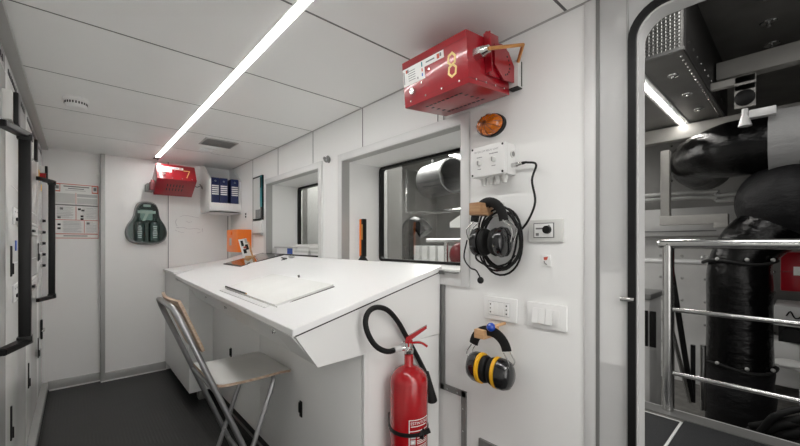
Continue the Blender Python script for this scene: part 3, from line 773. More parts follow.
b = MB(); b.box((.75, 3.32, 0), (.82, 3.40, .085), 0, .003); b.box((.72, 3.9, 0), (1.27, 4.33, .085), 0); b.build('foot', M['alu_d'], t)

# floor skirting under the desk
b = MB(); b.box((.868, 1.19, 0), (.8745, 3.28, .016), 0); struct('baseboard_right', b, M['alu_d'], 'dark strip at the foot of the console', 'baseboard')

# ------------------------------------------------------------------ things on the desk
def flat(mb, uv, h, mi=0, lift=.0008):
    P = [ontop(u, v) + V((0, 0, lift)) for u, v in uv]; mb.prism(P, (0, 0, h), mi)
    return P
def planar(A, B, C):
    """three desk points -> parallelogram corners A,B,C,D"""
    return [A, B, C, A + (C - B)]
t = thing('open_folder', 'open white folder of blank sheets lying flat on the console desk', 'folder', ontop(277, 292))
A, B, C = ontop(225.6, 289.2), ontop(276.8, 308.2), ontop(335, 287.4); D = A + (C - B)
up = V((-.235, 0, 1)).normalized()
def quadslab(mb, P, h, lift, mi=0): mb.prism([p + up * lift for p in P], up * h, mi)
b = MB(); quadslab(b, [A, B, C, D], .003, .001); b.build('cover', M['black'], t)
mid = A.lerp(B, .42); mid2 = D.lerp(C, .42)
e = .004
b = MB(); quadslab(b, [A, mid.lerp(A, .02), mid2.lerp(D, .02), D], .009, .004); b.build('sheet_stack', M['paper'], t)
b = MB(); quadslab(b, [mid, B.lerp(A, .015), C.lerp(D, .015), mid2], .010, .004); b.build('sheet_stack', M['paper'], t)
b = MB(); q = ontop(299.2, 278.2); b.cyl(q + up * .004, q + up * .018, .006, seg=10); b.build('clip', M['ink'], t)
a, c = ontop(221.8, 290.2), ontop(267.5, 307.6); d = (c - a); nrm = up.cross(d).normalized() * .012
b = MB(); quadslab(b, [a - nrm, c - nrm, c + nrm, a + nrm], .004, .001); 
for k in range(24):
    s_ = a.lerp(c, (k + .5) / 24); quadslab(b, [s_ - nrm * .9, s_ - nrm * .9 + d * .004, s_ - nrm * .5 + d * .004, s_ - nrm * .5], .0006, .0048, 1)
tag(b.build('ruler', [M['white'], M['greyink']]), 'white flat ruler along the front edge of the open folder', 'ruler')
a, c = ontop(226.5, 289.4), ontop(247, 297); b = MB(); a2, c2 = a + up * .0185, c + up * .0185
b.cyl(a2, c2, .0045, seg=8); b.cyl(c2, c2 + (c2 - a2).normalized() * .015, .0045, .0008, seg=8, mi=1); tag(b.build('pencil', [M['black'], M['wood']]), 'black pencil lying on the near edge of the folder', 'pencil')
# flat screen
A, B, C = ontop(223.4, 264.6), ontop(240.4, 267.8), ontop(284, 255.2); D = A + (C - B)
t = thing('desk_display', 'black framed glass display lying flat at the far end of the desk', 'display', (A + C) / 2)
b = MB(); quadslab(b, [A, B, C, D], .008, .0005); b.build('frame', M['black'], t)
cc = (A + C) / 2; P = [cc + (p - cc) * V((.88, .88, .88)) for p in (A, B, C, D)]
b = MB(); quadslab(b, P, .0012, .0083); b.build('screen', M['screen'], t)
# keys
q = ontop(284, 260); t = thing('key_bunch', 'small black bunch of keys on the desk beside the display', 'keys', q)
b = MB(); 
for k in range(4):
    a = k * .9; b.box(q + V((-.022, -.008, .002 + .004 * k)), q + V((.024, .008, .006 + .004 * k)), 0, .001, rot=Euler((0, -.2, a)))
b.build('keys', M['blackm'], t)
b = MB(); b.tube([q + V((.016 * math.cos(a), .016 * math.sin(a), .012 + .004 * math.cos(a))) for a in [j * math.pi / 6 for j in range(12)]], .0018, seg=6, closed=True); b.build('key_ring', M['steel'], t)
q = ontop(291.5, 258.2); b = MB(); b.sph(q + V((0, 0, .011)), .02, 0, (1.1, 1.8, .5), 16); b.cyl(q + V((0, .0, .016)), q + V((0, .0, .024)), .008, seg=12)
tag(b.build('grey_fob', M['alu']), 'little grey key fob next to the black keys on the desk', 'fob')
# card stand
q = ontop(251, 256.5); q = V((1.16, 3.36, ztop(1.16, 3.36)))
t = thing('card_stand', 'small wooden stand holding a leaning patterned card by the orange case', 'stand', q)
b = MB(); b.box(q + V((-.03, -.05, -.006)), q + V((.07, .04, .025)), 0, .004); b.build('base', M['wood'], t)
b = MB(); r_ = Euler((math.radians(-14), math.radians(-8), .3)); 
b.box(q + V((-.045, -.005, .015)), q + V((.035, .003, .185)), 0, 0, rot=r_, piv=q)
for (x0, x1, z0, z1, mi) in ((-.03, .0, .05, .09, 1), (.0, .03, .08, .13, 1), (-.035, -.01, .12, .17, 1), (.01, .033, .14, .18, 3), (-.02, .015, .095, .115, 2)):
    b.box(q + V((x0, -.0065, z0)), q + V((x1, -.005, z1)), mi, 0, rot=r_, piv=q)
b.build('card', [M['paper'], M['black'], M['redink'], M['greyink']], t)
b = MB(); b.box(q + V((.035, -.02, .015)), q + V((.046, -.008, .15)), 0, .002, rot=Euler((math.radians(-16), math.radians(-8), .3)), piv=q); b.build('support_strut', M['wood'], t)
# pen on the ledge
b = MB(); a = V((1.08, 4.05, 1.115 - (XW - 1.08) * .13 + .006)); c = V((1.2, 4.20, 1.115 - (XW - 1.2) * .13 + .006)); b.cyl(a, c, .005, seg=8); b.cyl(c, c + (c - a).normalized() * .014, .005, .001, seg=8)
tag(b.build('pen', M['ink']), 'dark pen on the ledge at the foot of the end wall', 'pen')

# papers on the far window sill
zs = WZ[0] + .003
stack = [('ring_folder', 'black edged folder lying on the far window sill under the papers', 2.42, 3.26, 1.42, .03, 'black', 0), ('document_box', 'white document box with blue end on the far window sill', 2.85, 3.20, 1.36, .05, 'paper', 1),
         ('paper_stack', 'thick pile of white papers on the far window sill, middle', 2.60, 2.88, 1.37, .085, 'paper', 2), ('paper_stack', 'low pile of white papers on the far window sill next to the post', 2.36, 2.60, 1.37, .075, 'paper', 3)]
for nm, lb, y0, y1, x0, h, mm, k in stack:
    zz = zs + (0 if k == 0 else .032)
    if k == 0:
        b = MB(); b.box((1.37, y0, zs), (1.60, y1, zs + h), 0, .002); tag(b.build(nm, M['black']), lb, 'folder'); continue
    t = thing(nm, lb, 'papers' if k > 1 else 'box', ((x0 + 1.56) / 2, (y0 + y1) / 2, zz), 'papers on the far window sill')
    if k == 1:
        b = MB(); b.box((x0, y0, zz), (1.58, y1, zz + .052), 0, .002); b.build('box', M['paper'], t)
        b = MB(); b.box((x0 - .002, y0 + .03, zz + .002), (x0 + .001, y0 + .13, zz + .05)); b.build('blue_end', M['bluep'], t)
        b = MB(); b.box((x0 - .01, y0 - .03, zz + .0525), (1.59, y1 + .04, zz + .062), 0, .002); b.build('lid', M['greyink'], t)
    else:
        n = 5
        for j in range(n):
            b = MB(); dz = h / n; b.box((x0 + random.uniform(-.01, .01), y0 + random.uniform(0, .02), zz + j * dz), (1.57, y1 - random.uniform(0, .02), zz + (j + 1) * dz - .0015), 0)
            b.build('paper_bundle', M['paper'] if j % 2 == 0 else M['offwhite'], t)

# work lamp on near sill
q = V((1.385, 1.905, WZ[0] + .003)); t = thing('work_lamp', 'orange and black upright work lamp standing on the near window sill', 'lamp', q)
b = MB(); b.lathe([(.036, 0), (.036, .012), (.020, .034), (.014, .05)], q, seg=20); b.build('base', M['black'], t)
b = MB(); b.box(q + V((-.012, .001, .04)), q + V((.014, .026, .285)), 0, .006); b.build('orange_back', M['orange'], t)
b = MB(); b.box(q + V((-.014, -.022, .04)), q + V((.014, .001, .285)), 0, .004); b.build('body', M['black'], t)
b = MB(); b.box(q + V((-.0155, -.018, .15)), q + V((-.013, -.003, .25)), 0, .001); b.build('lamp_lens', M['copper'], t)

# double hook between the windows
p = atx(329, 160, XW); t = thing('coat_hook', 'small dark double hook on the post between the two windows', 'hook', p)
b = MB(); b.cyl((XW, p.y, p.z), (XW - .010, p.y, p.z), .022, .018, seg=18); b.build('rosette', M['alu_d'], t)
for s in (-1, 1):
    b = MB(); b.tube([(XW - .010, p.y, p.z - .012), (XW - .018, p.y + s * .010, p.z - .012), (XW - .024, p.y + s * .020, p.z + .002), (XW - .022, p.y + s * .022, p.z + .012)], .007, sub=4, seg=10); b.sph((XW - .022, p.y + s * .022, p.z + .012), .012, seg=12); b.build('prong', M['alu_d'], t)

# small bracket at the desk corner & sensor
b = MB(); b.box((XW - .03, 1.04, 1.158), (XW - .012, 1.15, 1.166), 0, .002); b.box((XW - .03, 1.12, 1.15), (XW - .02, 1.148, 1.17), 0, .002)
tag(b.build('desk_bracket', M['alu_d']), 'small dark metal bracket joining the desk corner to the window frame', 'bracket')
p = atx(443, 118, XW); b = MB(); b.box((XW - .016, p.y - .016, p.z - .014), (XW - .013, p.y + .016, p.z + .014), 0, .001); b.box((XW - .0165, p.y - .018, p.z - .016), (XW - .012, p.y - .016, p.z + .014), 1)
tag(b.build('sensor_tab', [M['white'], M['ink']]), 'tiny white square tab under the red box numbered 8', 'tab')

# ================================================================== SIDE WALL ITEMS
def ov(c): return Matrix.Translation(c) @ Matrix.Diagonal((1, 1.04, .76, 1)) @ Matrix.Translation(-V(c))
# amber beacon
p = atx(493, 126, XW); t = thing('amber_beacon', 'round amber beacon lamp on the side wall below the red box', 'beacon lamp', p)
MB().lathe([(.062, 0), (.062, -.018), (.056, -.022)][::1], p, (1, 0, 0)).xform(ov(p)).build('base', M['black'], t)
b = MB(); b.lathe([(.057, -.02), (.057, -.028), (.054, -.038), (.046, -.050), (.034, -.058), (.018, -.063), (.004, -.064)], p, (1, 0, 0))
b.xform(ov(p)).build('amber_lens', M['amber'], t)
b = MB(); 
for k in range(6):
    a = k * math.pi / 6
    for s in (1,):
        pts = [p + V((-.028, .0582 * math.cos(a), .0582 * math.sin(a))), p + V((-.051, .046 * math.cos(a), .046 * math.sin(a))), p + V((-.065, 0, 0)), p + V((-.051, -.046 * math.cos(a), -.046 * math.sin(a))), p + V((-.028, -.0582 * math.cos(a), -.0582 * math.sin(a)))]
        b.tube(pts, .0016, sub=4, seg=6)
b.xform(ov(p)).build('lens_ribs', M['lens_rib'], t)

# white relay box
y0, y1, z0, z1, xf = .762, .919, 1.568, 1.690, 1.222
t = thing('relay_box', 'white plastic relay box with two dials and cable glands on the side wall', 'junction box', (XW, .84, z0))
b = MB(); b.box((xf + .022, y0, z0), (XW, y1, z1), 0, .006); b.build('housing', M['pgrey'], t)
b = MB(); b.box((xf, y0 - .001, z0 - .001), (xf + .021, y1 + .001, z1 + .001), 0, .006); 
X, Y = (0, -1, 0), (0, 0, 1)
b.text('INTERCOM RELAY UNIT', (xf, (y0 + y1) / 2 + .004, z1 - .022), X, Y, .0105, 1)
def dashes(yc, zc, ws, hgt):
    tot = sum(ws) + .0015 * (len(ws) - 1); yy = yc + tot / 2
    for w_ in ws: b.box((xf - .0006, yy - w_, zc - hgt / 2), (xf + .001, yy, zc + hgt / 2), 1); yy -= w_ + .0015
dashes(y1 - .042, z0 + .078, [.004, .003, .005, .004, .003], .004); dashes(y0 + .048, z0 + .085, [.005, .004, .006, .004, .005, .006], .004)
dashes(y1 - .042, z0 + .030, [.004, .005, .004], .003); dashes(y0 + .048, z0 + .036, [.005, .004, .005], .003)
b.build('lid', [M['pgrey'], M['ink']], t)
for y, z in ((y1 - .042, z0 + .054), (y0 + .048, z0 + .060)):
    b = MB(); b.cyl((xf, y, z), (xf - .012, y, z), .011, .010, seg=20); b.box((xf - .014, y - .0015, z - .008), (xf - .011, y + .0015, z + .008), 1); b.build('dial', [M['offwhite'], M['ink']], t)
for y in (y0 + .008, y1 - .008):
    for z in (z0 + .008, z1 - .008):
        b = MB(); b.cyl((xf - .0008, y, z), (xf + .003, y, z), .0045, seg=10); b.build('screw', M['black'], t)
for k in range(4):
    y = y1 - .032 - k * .033; x = xf + .045
    b = MB(); b.cyl((x, y, z0), (x, y, z0 - .012), .013, seg=6); b.cyl((x, y, z0 - .012), (x, y, z0 - .03), .0115, .009, seg=16); b.build('cable_gland', M['offwhite'], t)
b = MB(); b.cyl((xf + .055, y0, z0 + .08), (xf + .055, y0 - .006, z0 + .08), .014, seg=20); b.cyl((xf + .055, y0 - .006, z0 + .08), (xf + .055, y0 - .007, z0 + .08), .010, seg=20, mi=1); b.build('blank_plug', [M['offwhite'], M['alu_d']], t)

# intercom headset
hk = atx(485, 210, XW); hy = .873; hz = 1.436
t = thing('headset_hook', 'brown wooden block hook on the side wall carrying the cabled headset', 'hook', (XW, hy, hz))
MB().box((XW - .128, hy - .024, hz - .026), (XW, hy + .024, hz + .024), 0, .004).build('wood_block', M['wood_d'], t)
MB().box((XW - .03, hy - .06, hz - .03), (XW - .001, hy + .02, hz + .03), 0, .003).build('back_plate', M['offwhite'], t)
hx = 1.228
t = thing('intercom_headset', 'black communication headset with boom microphone and coiled cable hung on a wood hook', 'headset', (hx, hy, 1.22))
b = MB(); R = .066; cyc = hy - .045
arc = [(hx + .004, cyc + .012 + R * 1.05 * math.cos(a), hz - .058 + .085 * math.sin(a)) for a in [math.radians(d) for d in range(5, 176, 10)]]
b.tube(arc, .01, seg=10, flat=(.008, .020)); b.build('headband', M['blackm'], t)
for s in (1, -1):
    cyy = cyc + s * .036; cz_ = 1.302
    b = MB(); b.lathe([(.030, 0), (.046, .004), (.050, .016), (.046, .034), (.032, .044), (.01, .047)], (hx, cyy, cz_), (0, s, 0), seg=28)
    b.xform(Matrix.Translation(V((hx, cyy, cz_))) @ Matrix.Diagonal((1.05, 1, 1.22, 1)) @ Matrix.Translation(-V((hx, cyy, cz_)))); b.build('ear_cup', M['gloss_black'], t)
    b = MB(); b.lathe([(.026, -.024), (.042, -.022), (.046, -.010), (.042, 0)], (hx, cyy, cz_), (0, s, 0), seg=28); b.xform(Matrix.Translation(V((hx, cyy, cz_))) @ Matrix.Diagonal((1.05, 1, 1.22, 1)) @ Matrix.Translation(-V((hx, cyy, cz_)))); b.build('ear_cushion', M['blackm'], t)
    for dx in (-.018, .018):
        b = MB(); b.tube([(hx + dx, cyc + s * R * 1.02, hz - .05), (hx + dx, cyc + s * .105, hz - .085), (hx + dx * .6, cyc + s * .096, cz_ + .0)], .0025, sub=4, seg=8); b.build('wire_fork', M['steel'], t)
b = MB(); b.box((hx - .0475, cyc - .055, 1.285), (hx - .044, cyc - .043, 1.312), 0); b.build('rating_sticker', M['yel_num'], t)
b = MB(); b.tube([(hx - .04, cyc + .085, 1.31), (hx - .06, cyc + .085, 1.24), (hx - .06, cyc + .055, 1.20), (hx - .055, cyc + .030, 1.19), (hx - .05, cyc + .015, 1.165)], .003, sub=5, seg=8); b.build('microphone_boom', M['black'], t)
b = MB(); b.sph((hx - .05, cyc + .012, 1.152), .013, 0, (1, 1, 1.05), 16); b.build('microphone', M['blackm'], t)
b = MB(); 
cyl_c = V((XW - .035, hy - .062, 1.318))
for k in range(6):
    ry, rz = .090 + random.uniform(-.010, .012), .125 + random.uniform(-.012, .016); ox = random.uniform(-.018, .018); oy, oz = random.uniform(-.01, .01), random.uniform(-.012, .008)
    b.tube([cyl_c + V((ox + .006 * math.sin(3 * a + k), oy + ry * math.cos(a), oz + rz * math.sin(a) + .004 * math.sin(2 * a + k))) for a in [j * math.pi / 16 for j in range(32)]], .0042, seg=8, closed=True)
j0 = V((xf + .055, y0, z0 + .036))
b.cyl(j0, j0 + V((0, -.022, 0)), .009, seg=14, mi=1); b.cyl(j0 + V((0, -.022, 0)), j0 + V((0, -.045, .002)), .0075, .006, seg=14, mi=1); b.cyl(j0 + V((0, -.045, .002)), j0 + V((0, -.062, .003)), .0065, .004, seg=12)
b.tube([j0 + V((0, -.058, .003)), j0 + V((0, -.10, -.012)), V((XW - .06, .662, 1.53)), V((XW - .05, .655, 1.45)), V((XW - .04, .69, 1.38)), V((XW - .03, .745, 1.325)), V((XW - .03, .78, 1.27))], .0042, sub=6, seg=8)
b.tube([(hx - .02, cyc + .055, 1.265), (hx - .02, cyc + .05, 1.23), (hx + .0, cyc + .0, 1.205), (hx + .03, cyc - .05, 1.215), (hx + .05, cyc - .08, 1.25)], .004, sub=5, seg=8)
b.build('coiled_cable', [M['black'], M['steel']], t)

# dial plate
def wallplate(name, lab, cat, u0, u1, va, vb, um, group=None):
    ya, yb = atx(u0, 240, XW).y, atx(u1, 240, XW).y
    zt, zb = atx(um, va, XW).z, atx(um, vb, XW).z
    t = thing(name, lab, cat, (XW, (ya + yb) / 2, zb), group)
    MB().box((XW - .011, yb, zb), (XW - .0005, ya, zt), 0, .004).build('faceplate', M['white'] if name != 'dial_plate' else M['offwhite'], t)
    return t, ya, yb, zb, zt
t, ya, yb, zb, zt = wallplate('dial_plate', 'pale wall plate with a black round dial beside the hanging headset', 'wall control', 530, 564.5, 219.5, 242, 547)
w, h = ya - yb, zt - zb
b = MB(); b.box((XW - .0135, yb + w * .24, zb + h * .18), (XW - .0105, ya - w * .16, zt - h * .15), 0, .001); b.box((XW - .0155, yb + w * .27, zb + h * .22), (XW - .0132, ya - w * .19, zt - h * .19), 1, .001)
for (ca, cb, cz_, hh) in ((.24, .47, .60, .035), (.24, .33, .34, .06), (.60, .64, .72, .03)): b.box((XW - .0161, ya - w * cb, zb + h * (cz_ - hh)), (XW - .015, ya - w * ca, zb + h * (cz_ + hh)), 0)
b.build('control_module', [M['ink'], M['white']], t)
b = MB(); c = V((XW - .0155, yb + w * .42, zb + h * .54)); b.cyl(c, c + V((-.012, 0, 0)), .0155, .0145, seg=24); b.build('round_dial', M['black'], t)
# sticker
p0, p1 = atx(542, 255, XW), atx(551, 266.5, XW)
b = MB(); b.box((XW - .004, p1.y, p1.z), (XW - .0004, p0.y, p0.z), 0, .001)
w, h = p0.y - p1.y, p0.z - p1.z; x = XW - .0042
b.prism([(x, p0.y - w * .25, p0.z - h * .2), (x, p0.y - w * .75, p0.z - h * .12), (x, p0.y - w * .62, p0.z - h * .42), (x, p0.y - w * .3, p0.z - h * .45)], (-.0006, 0, 0), 1)
b.tube([(x, p0.y - w * .3, p0.z - h * .52), (x, p0.y - w * .38, p0.z - h * .72), (x, p0.y - w * .62, p0.z - h * .84)], .0016, sub=3, seg=6, mi=2)
tag(b.build('call_sticker', [M['white'], M['redink'], M['ink']]), 'tiny white sticker with a red mark below the black dial plate', 'sticker')
# socket plate
t, ya, yb, zb, zt = wallplate('socket_plate', 'white wall plate with two three-pin sockets above the ear defenders', 'socket', 485.5, 518, 297, 320, 500)
w, h = ya - yb, zt - zb
b = MB(); b.box((XW - .0128, yb + w * .2, zb + h * .2), (XW - .0105, ya - w * .14, zt - h * .2), 1); 
for k in range(4):
    a0 = ya - w * (.15 + k * .163); b.box((XW - .0145, a0 - w * .155, zb + h * .22), (XW - .0125, a0, zt - h * .22), 0, .001)
    if k in (0, 3):
        for j in (-1, 0, 1): b.cyl((XW - .0143, a0 - w * .078, (zb + zt) / 2 + j * h * .17), (XW - .0151, a0 - w * .078, (zb + zt) / 2 + j * h * .17), .0032 if j else .0028, seg=10, mi=2)
b.build('socket_modules', [M['white'], M['greyink'], M['black']], t)
# switch plate
t, ya, yb, zb, zt = wallplate('switch_plate', 'white light-switch plate with three rockers next to the sockets', 'switch', 528.5, 568, 303.5, 328.5, 548)
w, h = ya - yb, zt - zb
for k in range(3):
    a0 = ya - w * (.16 + k * .17); b = MB()
    b.prism([(XW - .011, a0, zb + h * .2), (XW - .0205, a0, zb + h * .2), (XW - .013, a0, zt - h * .22), (XW - .011, a0, zt - h * .22)], (0, -w * .162, 0), 0); b.build('rocker', M['white'], t)
b = MB(); a0 = ya - w * .67; b.box((XW - .013, a0 - w * .16, zb + h * .2), (XW - .0105, a0, zt - h * .22), 0, .001); b.build('blank_module', M['white'], t)

# ear defenders
ey, ez = .835, 1.018 - .06
bz = atx(489.5, 336, XW - .1).z
t = thing('ear_defender_hook', 'pale wooden peg with a blue ball end, carrying the ear defenders', 'hook', (XW, .84, bz))
MB().box((XW - .11, .838, bz - .018), (XW - .001, .886, bz + .018), 0, .003).build('wood_block', M['wood'], t)
MB().cyl((XW - .001, .812, bz + .036), (XW - .09, .812, bz + .036), .006, seg=12).build('peg', M['wood'], t)
MB().sph((XW - .10, .812, bz + .036), .0175, seg=20).build('ball', M['blueball'], t)
t = thing('ear_defenders', 'black and yellow ear defenders hanging below the sockets', 'ear defenders', (1.235, .82, .80))
ex, ecy = 1.222, .828; ecz = atx(492, 371, 1.222).z
b = MB(); arc = [(ex, ecy + .078 * math.cos(a), bz - .062 + .078 * math.sin(a)) for a in [math.radians(d) for d in range(8, 173, 9)]]
b.tube(arc, .01, seg=10, flat=(.007, .021)); b.build('headband', M['blackm'], t)
for s in (1, -1):
    c = V((ex, ecy + s * .030, ecz)); sq = Matrix.Translation(c) @ Matrix.Diagonal((.9, 1, 1.14, 1)) @ Matrix.Translation(-c)
    MB().lathe([(.030, -.026), (.045, -.024), (.049, -.012), (.046, -.002)], c, (0, s, 0), seg=28).xform(sq).build('ear_cushion', M['blackm'], t)
    MB().lathe([(.046, -.002), (.054, .0), (.054, .013), (.046, .016)], c, (0, s, 0), seg=28).xform(sq).build('yellow_ring', M['yellow'], t)
    b = MB(); b.lathe([(.046, .014), (.0535, .017), (.053, .038), (.045, .058), (.030, .068), (.008, .071)], c, (0, s, 0), seg=28).xform(sq)
    if s < 0:
        pass
    b.build('ear_cup', M['gloss_black'], t)
    for dx in (-.02, .02):
        MB().tube([(ex + dx, ecy + s * .075, bz - .05), (ex + dx, ecy + s * .098, bz - .085), (ex + dx * .9, ecy + s * .092, ecz + .035), (ex + dx * .5, ecy + s * .080, ecz + .01)], .0022, sub=4, seg=8).build('wire_fork', M['steel'], t)
q = MB(); c = V((ex - .035, ecy - .086, ecz + .005))
q.box(c + V((.0, -.002, -.02)), c + V((.028, 0.001, .02)), 0); q.build('cup_print', M['ink'], t)

# ================================================================== FIRE EXTINGUISHER
fx, fy, fr = .997, 1.058, .0765
zs_ = 1.3 + (HOR - 366) / FPX * (fy / (C_ - S_ * .022)) - .0
t = thing('fire_extinguisher', 'red fire extinguisher with black hose strapped to the desk end panel', 'fire extinguisher', (fx, fy, .30))
b = MB(); zt_ = zs_ - .002
b.lathe([(.058, .315), (fr - .004, .32), (fr, .335), (fr, zt_ - .052), (fr - .004, zt_ - .036), (fr - .018, zt_ - .016), (.040, zt_ - .003), (.022, zt_ + .004), (.0185, zt_ + .010), (.0185, zt_ + .050)], (fx, fy, 0), seg=48)
b.build('cylinder', M['red2'], t)
b = MB(); b.lathe([(fr + .003, .300), (fr + .004, .31), (fr + .003, .335)], (fx, fy, 0), seg=40); b.build('base_skirt', M['black'], t)
zv = zt_ + .05
b = MB(); b.lathe([(.015, zv), (.019, zv + .006), (.019, zv + .02), (.014, zv + .024), (.014, zv + .045)], (fx, fy, 0), seg=20)
lf = V((-.744, .668, 0)); rt = -lf
lft = V((-C_, S_, 0))   # picture left, parallel to the panel-ish
b.cyl(V((fx, fy, zv + .022)) , V((fx, fy, zv + .022)) + lft * .045, .010, seg=16); b.build('valve', M['steel'], t)
b = MB(); b.box((fx - .012, fy - .012, zv + .03), (fx + .012, fy + .012, zv + .058), 0, .004)
A = V((fx, fy, zv + .055)) + lft * .012; B = V((fx, fy, zv + .108)) - lft * .072
d = (B - A); wv = V((S_, C_, 0)) * .009; upn = V((0, 0, .012))
b.loft([A - wv - upn, A + wv - upn, A + wv + upn, A - wv + upn], [B - wv * .9 - upn * .35, B + wv * .9 - upn * .35, B + wv * .9 + upn * .7, B - wv * .9 + upn * .7])
b.build('lever', M['red2'], t)
b = MB(); A = V((fx, fy, zv + .042)); B = A - lft * .052 + V((0, 0, .002)); C = A - lft * .074 + V((0, 0, -.012))
b.tube([A, A.lerp(B, .6) + V((0, 0, .003)), B, C], .008, sub=4, seg=10, flat=(.005, .010)); b.build('carry_handle', M['red2'], t)
b = MB(); b.tube([V((fx, fy, zv + .036)) + lft * .02 + V((.014 * math.cos(a), 0, .014 * math.sin(a))) for a in [j * math.pi / 8 for j in range(16)]], .002, seg=6, closed=True); b.build('safety_pin_ring', M['steel'], t)
# hose: measured loop in a plane just in front of the end panel
def hp(u, v, y): 
    p = aty(u, v, y); return p
hose = [V((fx, fy, zv + .022)) + lft * .04, hp(388, 351.5, 1.07), hp(377, 347, 1.08), hp(369, 336, 1.09), hp(365.5, 323, 1.1), hp(368.5, 312, 1.105), hp(377, 307.3, 1.11), hp(388, 310.5, 1.115), hp(398, 322, 1.12), hp(406, 336, 1.13), hp(417, 356, 1.135), hp(425, 372, 1.135), hp(429, 382, 1.13)]
b = MB(); b.tube(hose, .0105, sub=6, seg=14); b.build('hose', M['blackm'], t)
b = MB(); c0 = V((fx, fy, zv + .022)) + lft * .035; b.cyl(c0, c0 + (hose[1] - c0).normalized() * .04, .0135, .0125, seg=16); b.build('hose_ferrule', M['alu_l'], t)
b = MB(); a, c = hp(426, 372, 1.132), hp(431.5, 400, 1.115); b.cyl(a, c, .013, .026, seg=20); b.sph(c, .026, 0, (1, 1, .5), 20); b.build('discharge_nozzle', M['blackm'], t)
# strap
zst = 1.3 + (HOR - 426) / FPX * 1.45
b = MB(); b.lathe([(fr + .0005, zst - .008), (fr + .003, zst - .007), (fr + .003, zst + .007), (fr + .0005, zst + .008)], (fx, fy, 0), seg=48)
a = V((fx, fy, zst)) - lft * .05 + V((-S_, -C_, 0)) * .062; b.box(a - V((.016, .008, .012)), a + V((.016, .008, .012)), 0, .003, rot=Euler((0, -.5, .6)))
b.tube([a, a - lft * .03 + V((0, 0, .014))], .010, seg=8)
b.build('strap', M['black'], t)
b = MB(); b.box((fx - .03, fy + fr - .002, zst - .03), (fx + .03, 1.154, zst + .03), 0, .003); b.box((fx - .05, fy - .03, .285), (fx + .05, 1.154, .298), 0, .003); b.build('wall_bracket', M['alu_d'], t)
# printed label wrapped on the cylinder
b = MB(); rr_ = fr + .0006; ctr = math.atan2(-C_, -S_) + math.radians(33)
def cylpt(a, z, e=0): return V((fx + (rr_ + e) * math.cos(ctr + a), fy + (rr_ + e) * math.sin(ctr + a), z))
def patch(a0, a1, z0, z1, mi, e=0, n=8):
    for k in range(n):
        p, q = a0 + (a1 - a0) * k / n, a0 + (a1 - a0) * (k + 1) / n
        b.quad([cylpt(p, z0, e), cylpt(q, z0, e), cylpt(q, z1, e), cylpt(p, z1, e)], mi)
zl1 = 1.3 + (HOR - 415) / FPX * 1.42; zl0 = .36
aw = .60
patch(-aw, aw, zl0, zl1, 0); patch(-aw + .04, aw - .04, zl0 + .003, zl1 - .003, 1, .0003)
def cyltext(txt, z, size, mi, a_c=0):
    t2 = MB(); t2.text(txt, (0, 0, 0), (1, 0, 0), (0, 1, 0), size, mi)
    for v in t2.bm.verts:
        a = a_c + v.co.x / rr_; w = cylpt(a, z + v.co.y, .0007); v.co = w
    me = bpy.data.meshes.new('tmp'); t2.bm.to_mesh(me); t2.bm.free(); b.bm.from_mesh(me); bpy.data.meshes.remove(me)
cyltext('ESTINTORE', zl1 - .014, .0155, 0, 0.0)
patch(-aw + .1, aw - .2, zl1 - .027, zl1 - .024, 0, .0006)
patch(-aw + .02, aw - .02, zl1 - .045, zl1 - .042, 0, .0006)
for j in range(3):
    z_ = zl1 - .064 - j * .022
    patch(-aw + .08, -aw + .34, z_ - .008, z_ + .010, 2, .0006, 4); patch(-aw + .13, -aw + .27, z_ - .004, z_ + .005, 0, .0009, 3)
    for i in range(3): patch(-aw + .42, aw - .12, z_ + .004 - i * .006, z_ + .0065 - i * .006, 0, .0006)
b.build('instruction_label', [M['paper'], M['red2'], M['greyink']], t)

# ================================================================== FOLDING CHAIR
t = thing('folding_chair', 'grey tube folding high chair with plywood seat tucked under the console', 'chair', (.55, 1.98, 0))
ya, yb = 1.752, 2.208
def lx(z): return .722 - .408 * z
R = .0125
P = [(lx(.012), ya, .012), (lx(.94), ya, .94), (lx(.985), ya + .012, .985), (lx(1.015), ya + .05, 1.015), (lx(1.02), ya + .11, 1.02), (lx(1.02), yb - .11, 1.02), (lx(1.015), yb - .05, 1.015), (lx(.985), yb - .012, .985), (lx(.94), yb, .94), (lx(.012), yb, .012)]
MB().tube(P, R, seg=16).build('back_frame', M['tube'], t)
def sx(z): return .53 + .355 * z
yc, yd = ya + .035, yb - .035
P = [(sx(.012), yc, .012), (sx(.57), yc, .57), (sx(.605), yc + .006, .605), (sx(.622), yc + .03, .622), (sx(.622), yd - .03, .622), (sx(.605), yd - .006, .605), (sx(.57), yd, .57), (sx(.012), yd, .012)]
MB().tube(P, R * .92, seg=16).build('front_frame', M['tube'], t)
for f, z, y0, y1 in ((lx, .18, ya, yb), (sx, .16, yc, yd)):
    MB().tube([(f(z), y0, z), (f(z), y1, z)], .010, seg=12).build('rung', M['tube'], t)
MB().tube([(lx(.62), ya, .62), (lx(.62), yb, .62)], .009, seg=12).build('seat_bar', M['tube'], t)
for f, y in ((lx, ya), (lx, yb), (sx, yc), (sx, yd)):
    MB().cyl((f(0), y, 0), (f(.035), y, .035), .0155, seg=16).build('foot_cap', M['black'], t)
for y, yo in ((ya, yc), (yb, yd)):
    zz = (.722 - .53) / (.355 + .408); MB().cyl((lx(zz), min(y, yo) - .014, zz), (lx(zz), max(y, yo) + .014, zz), .006, seg=12).build('pivot_bolt', M['steel'], t)
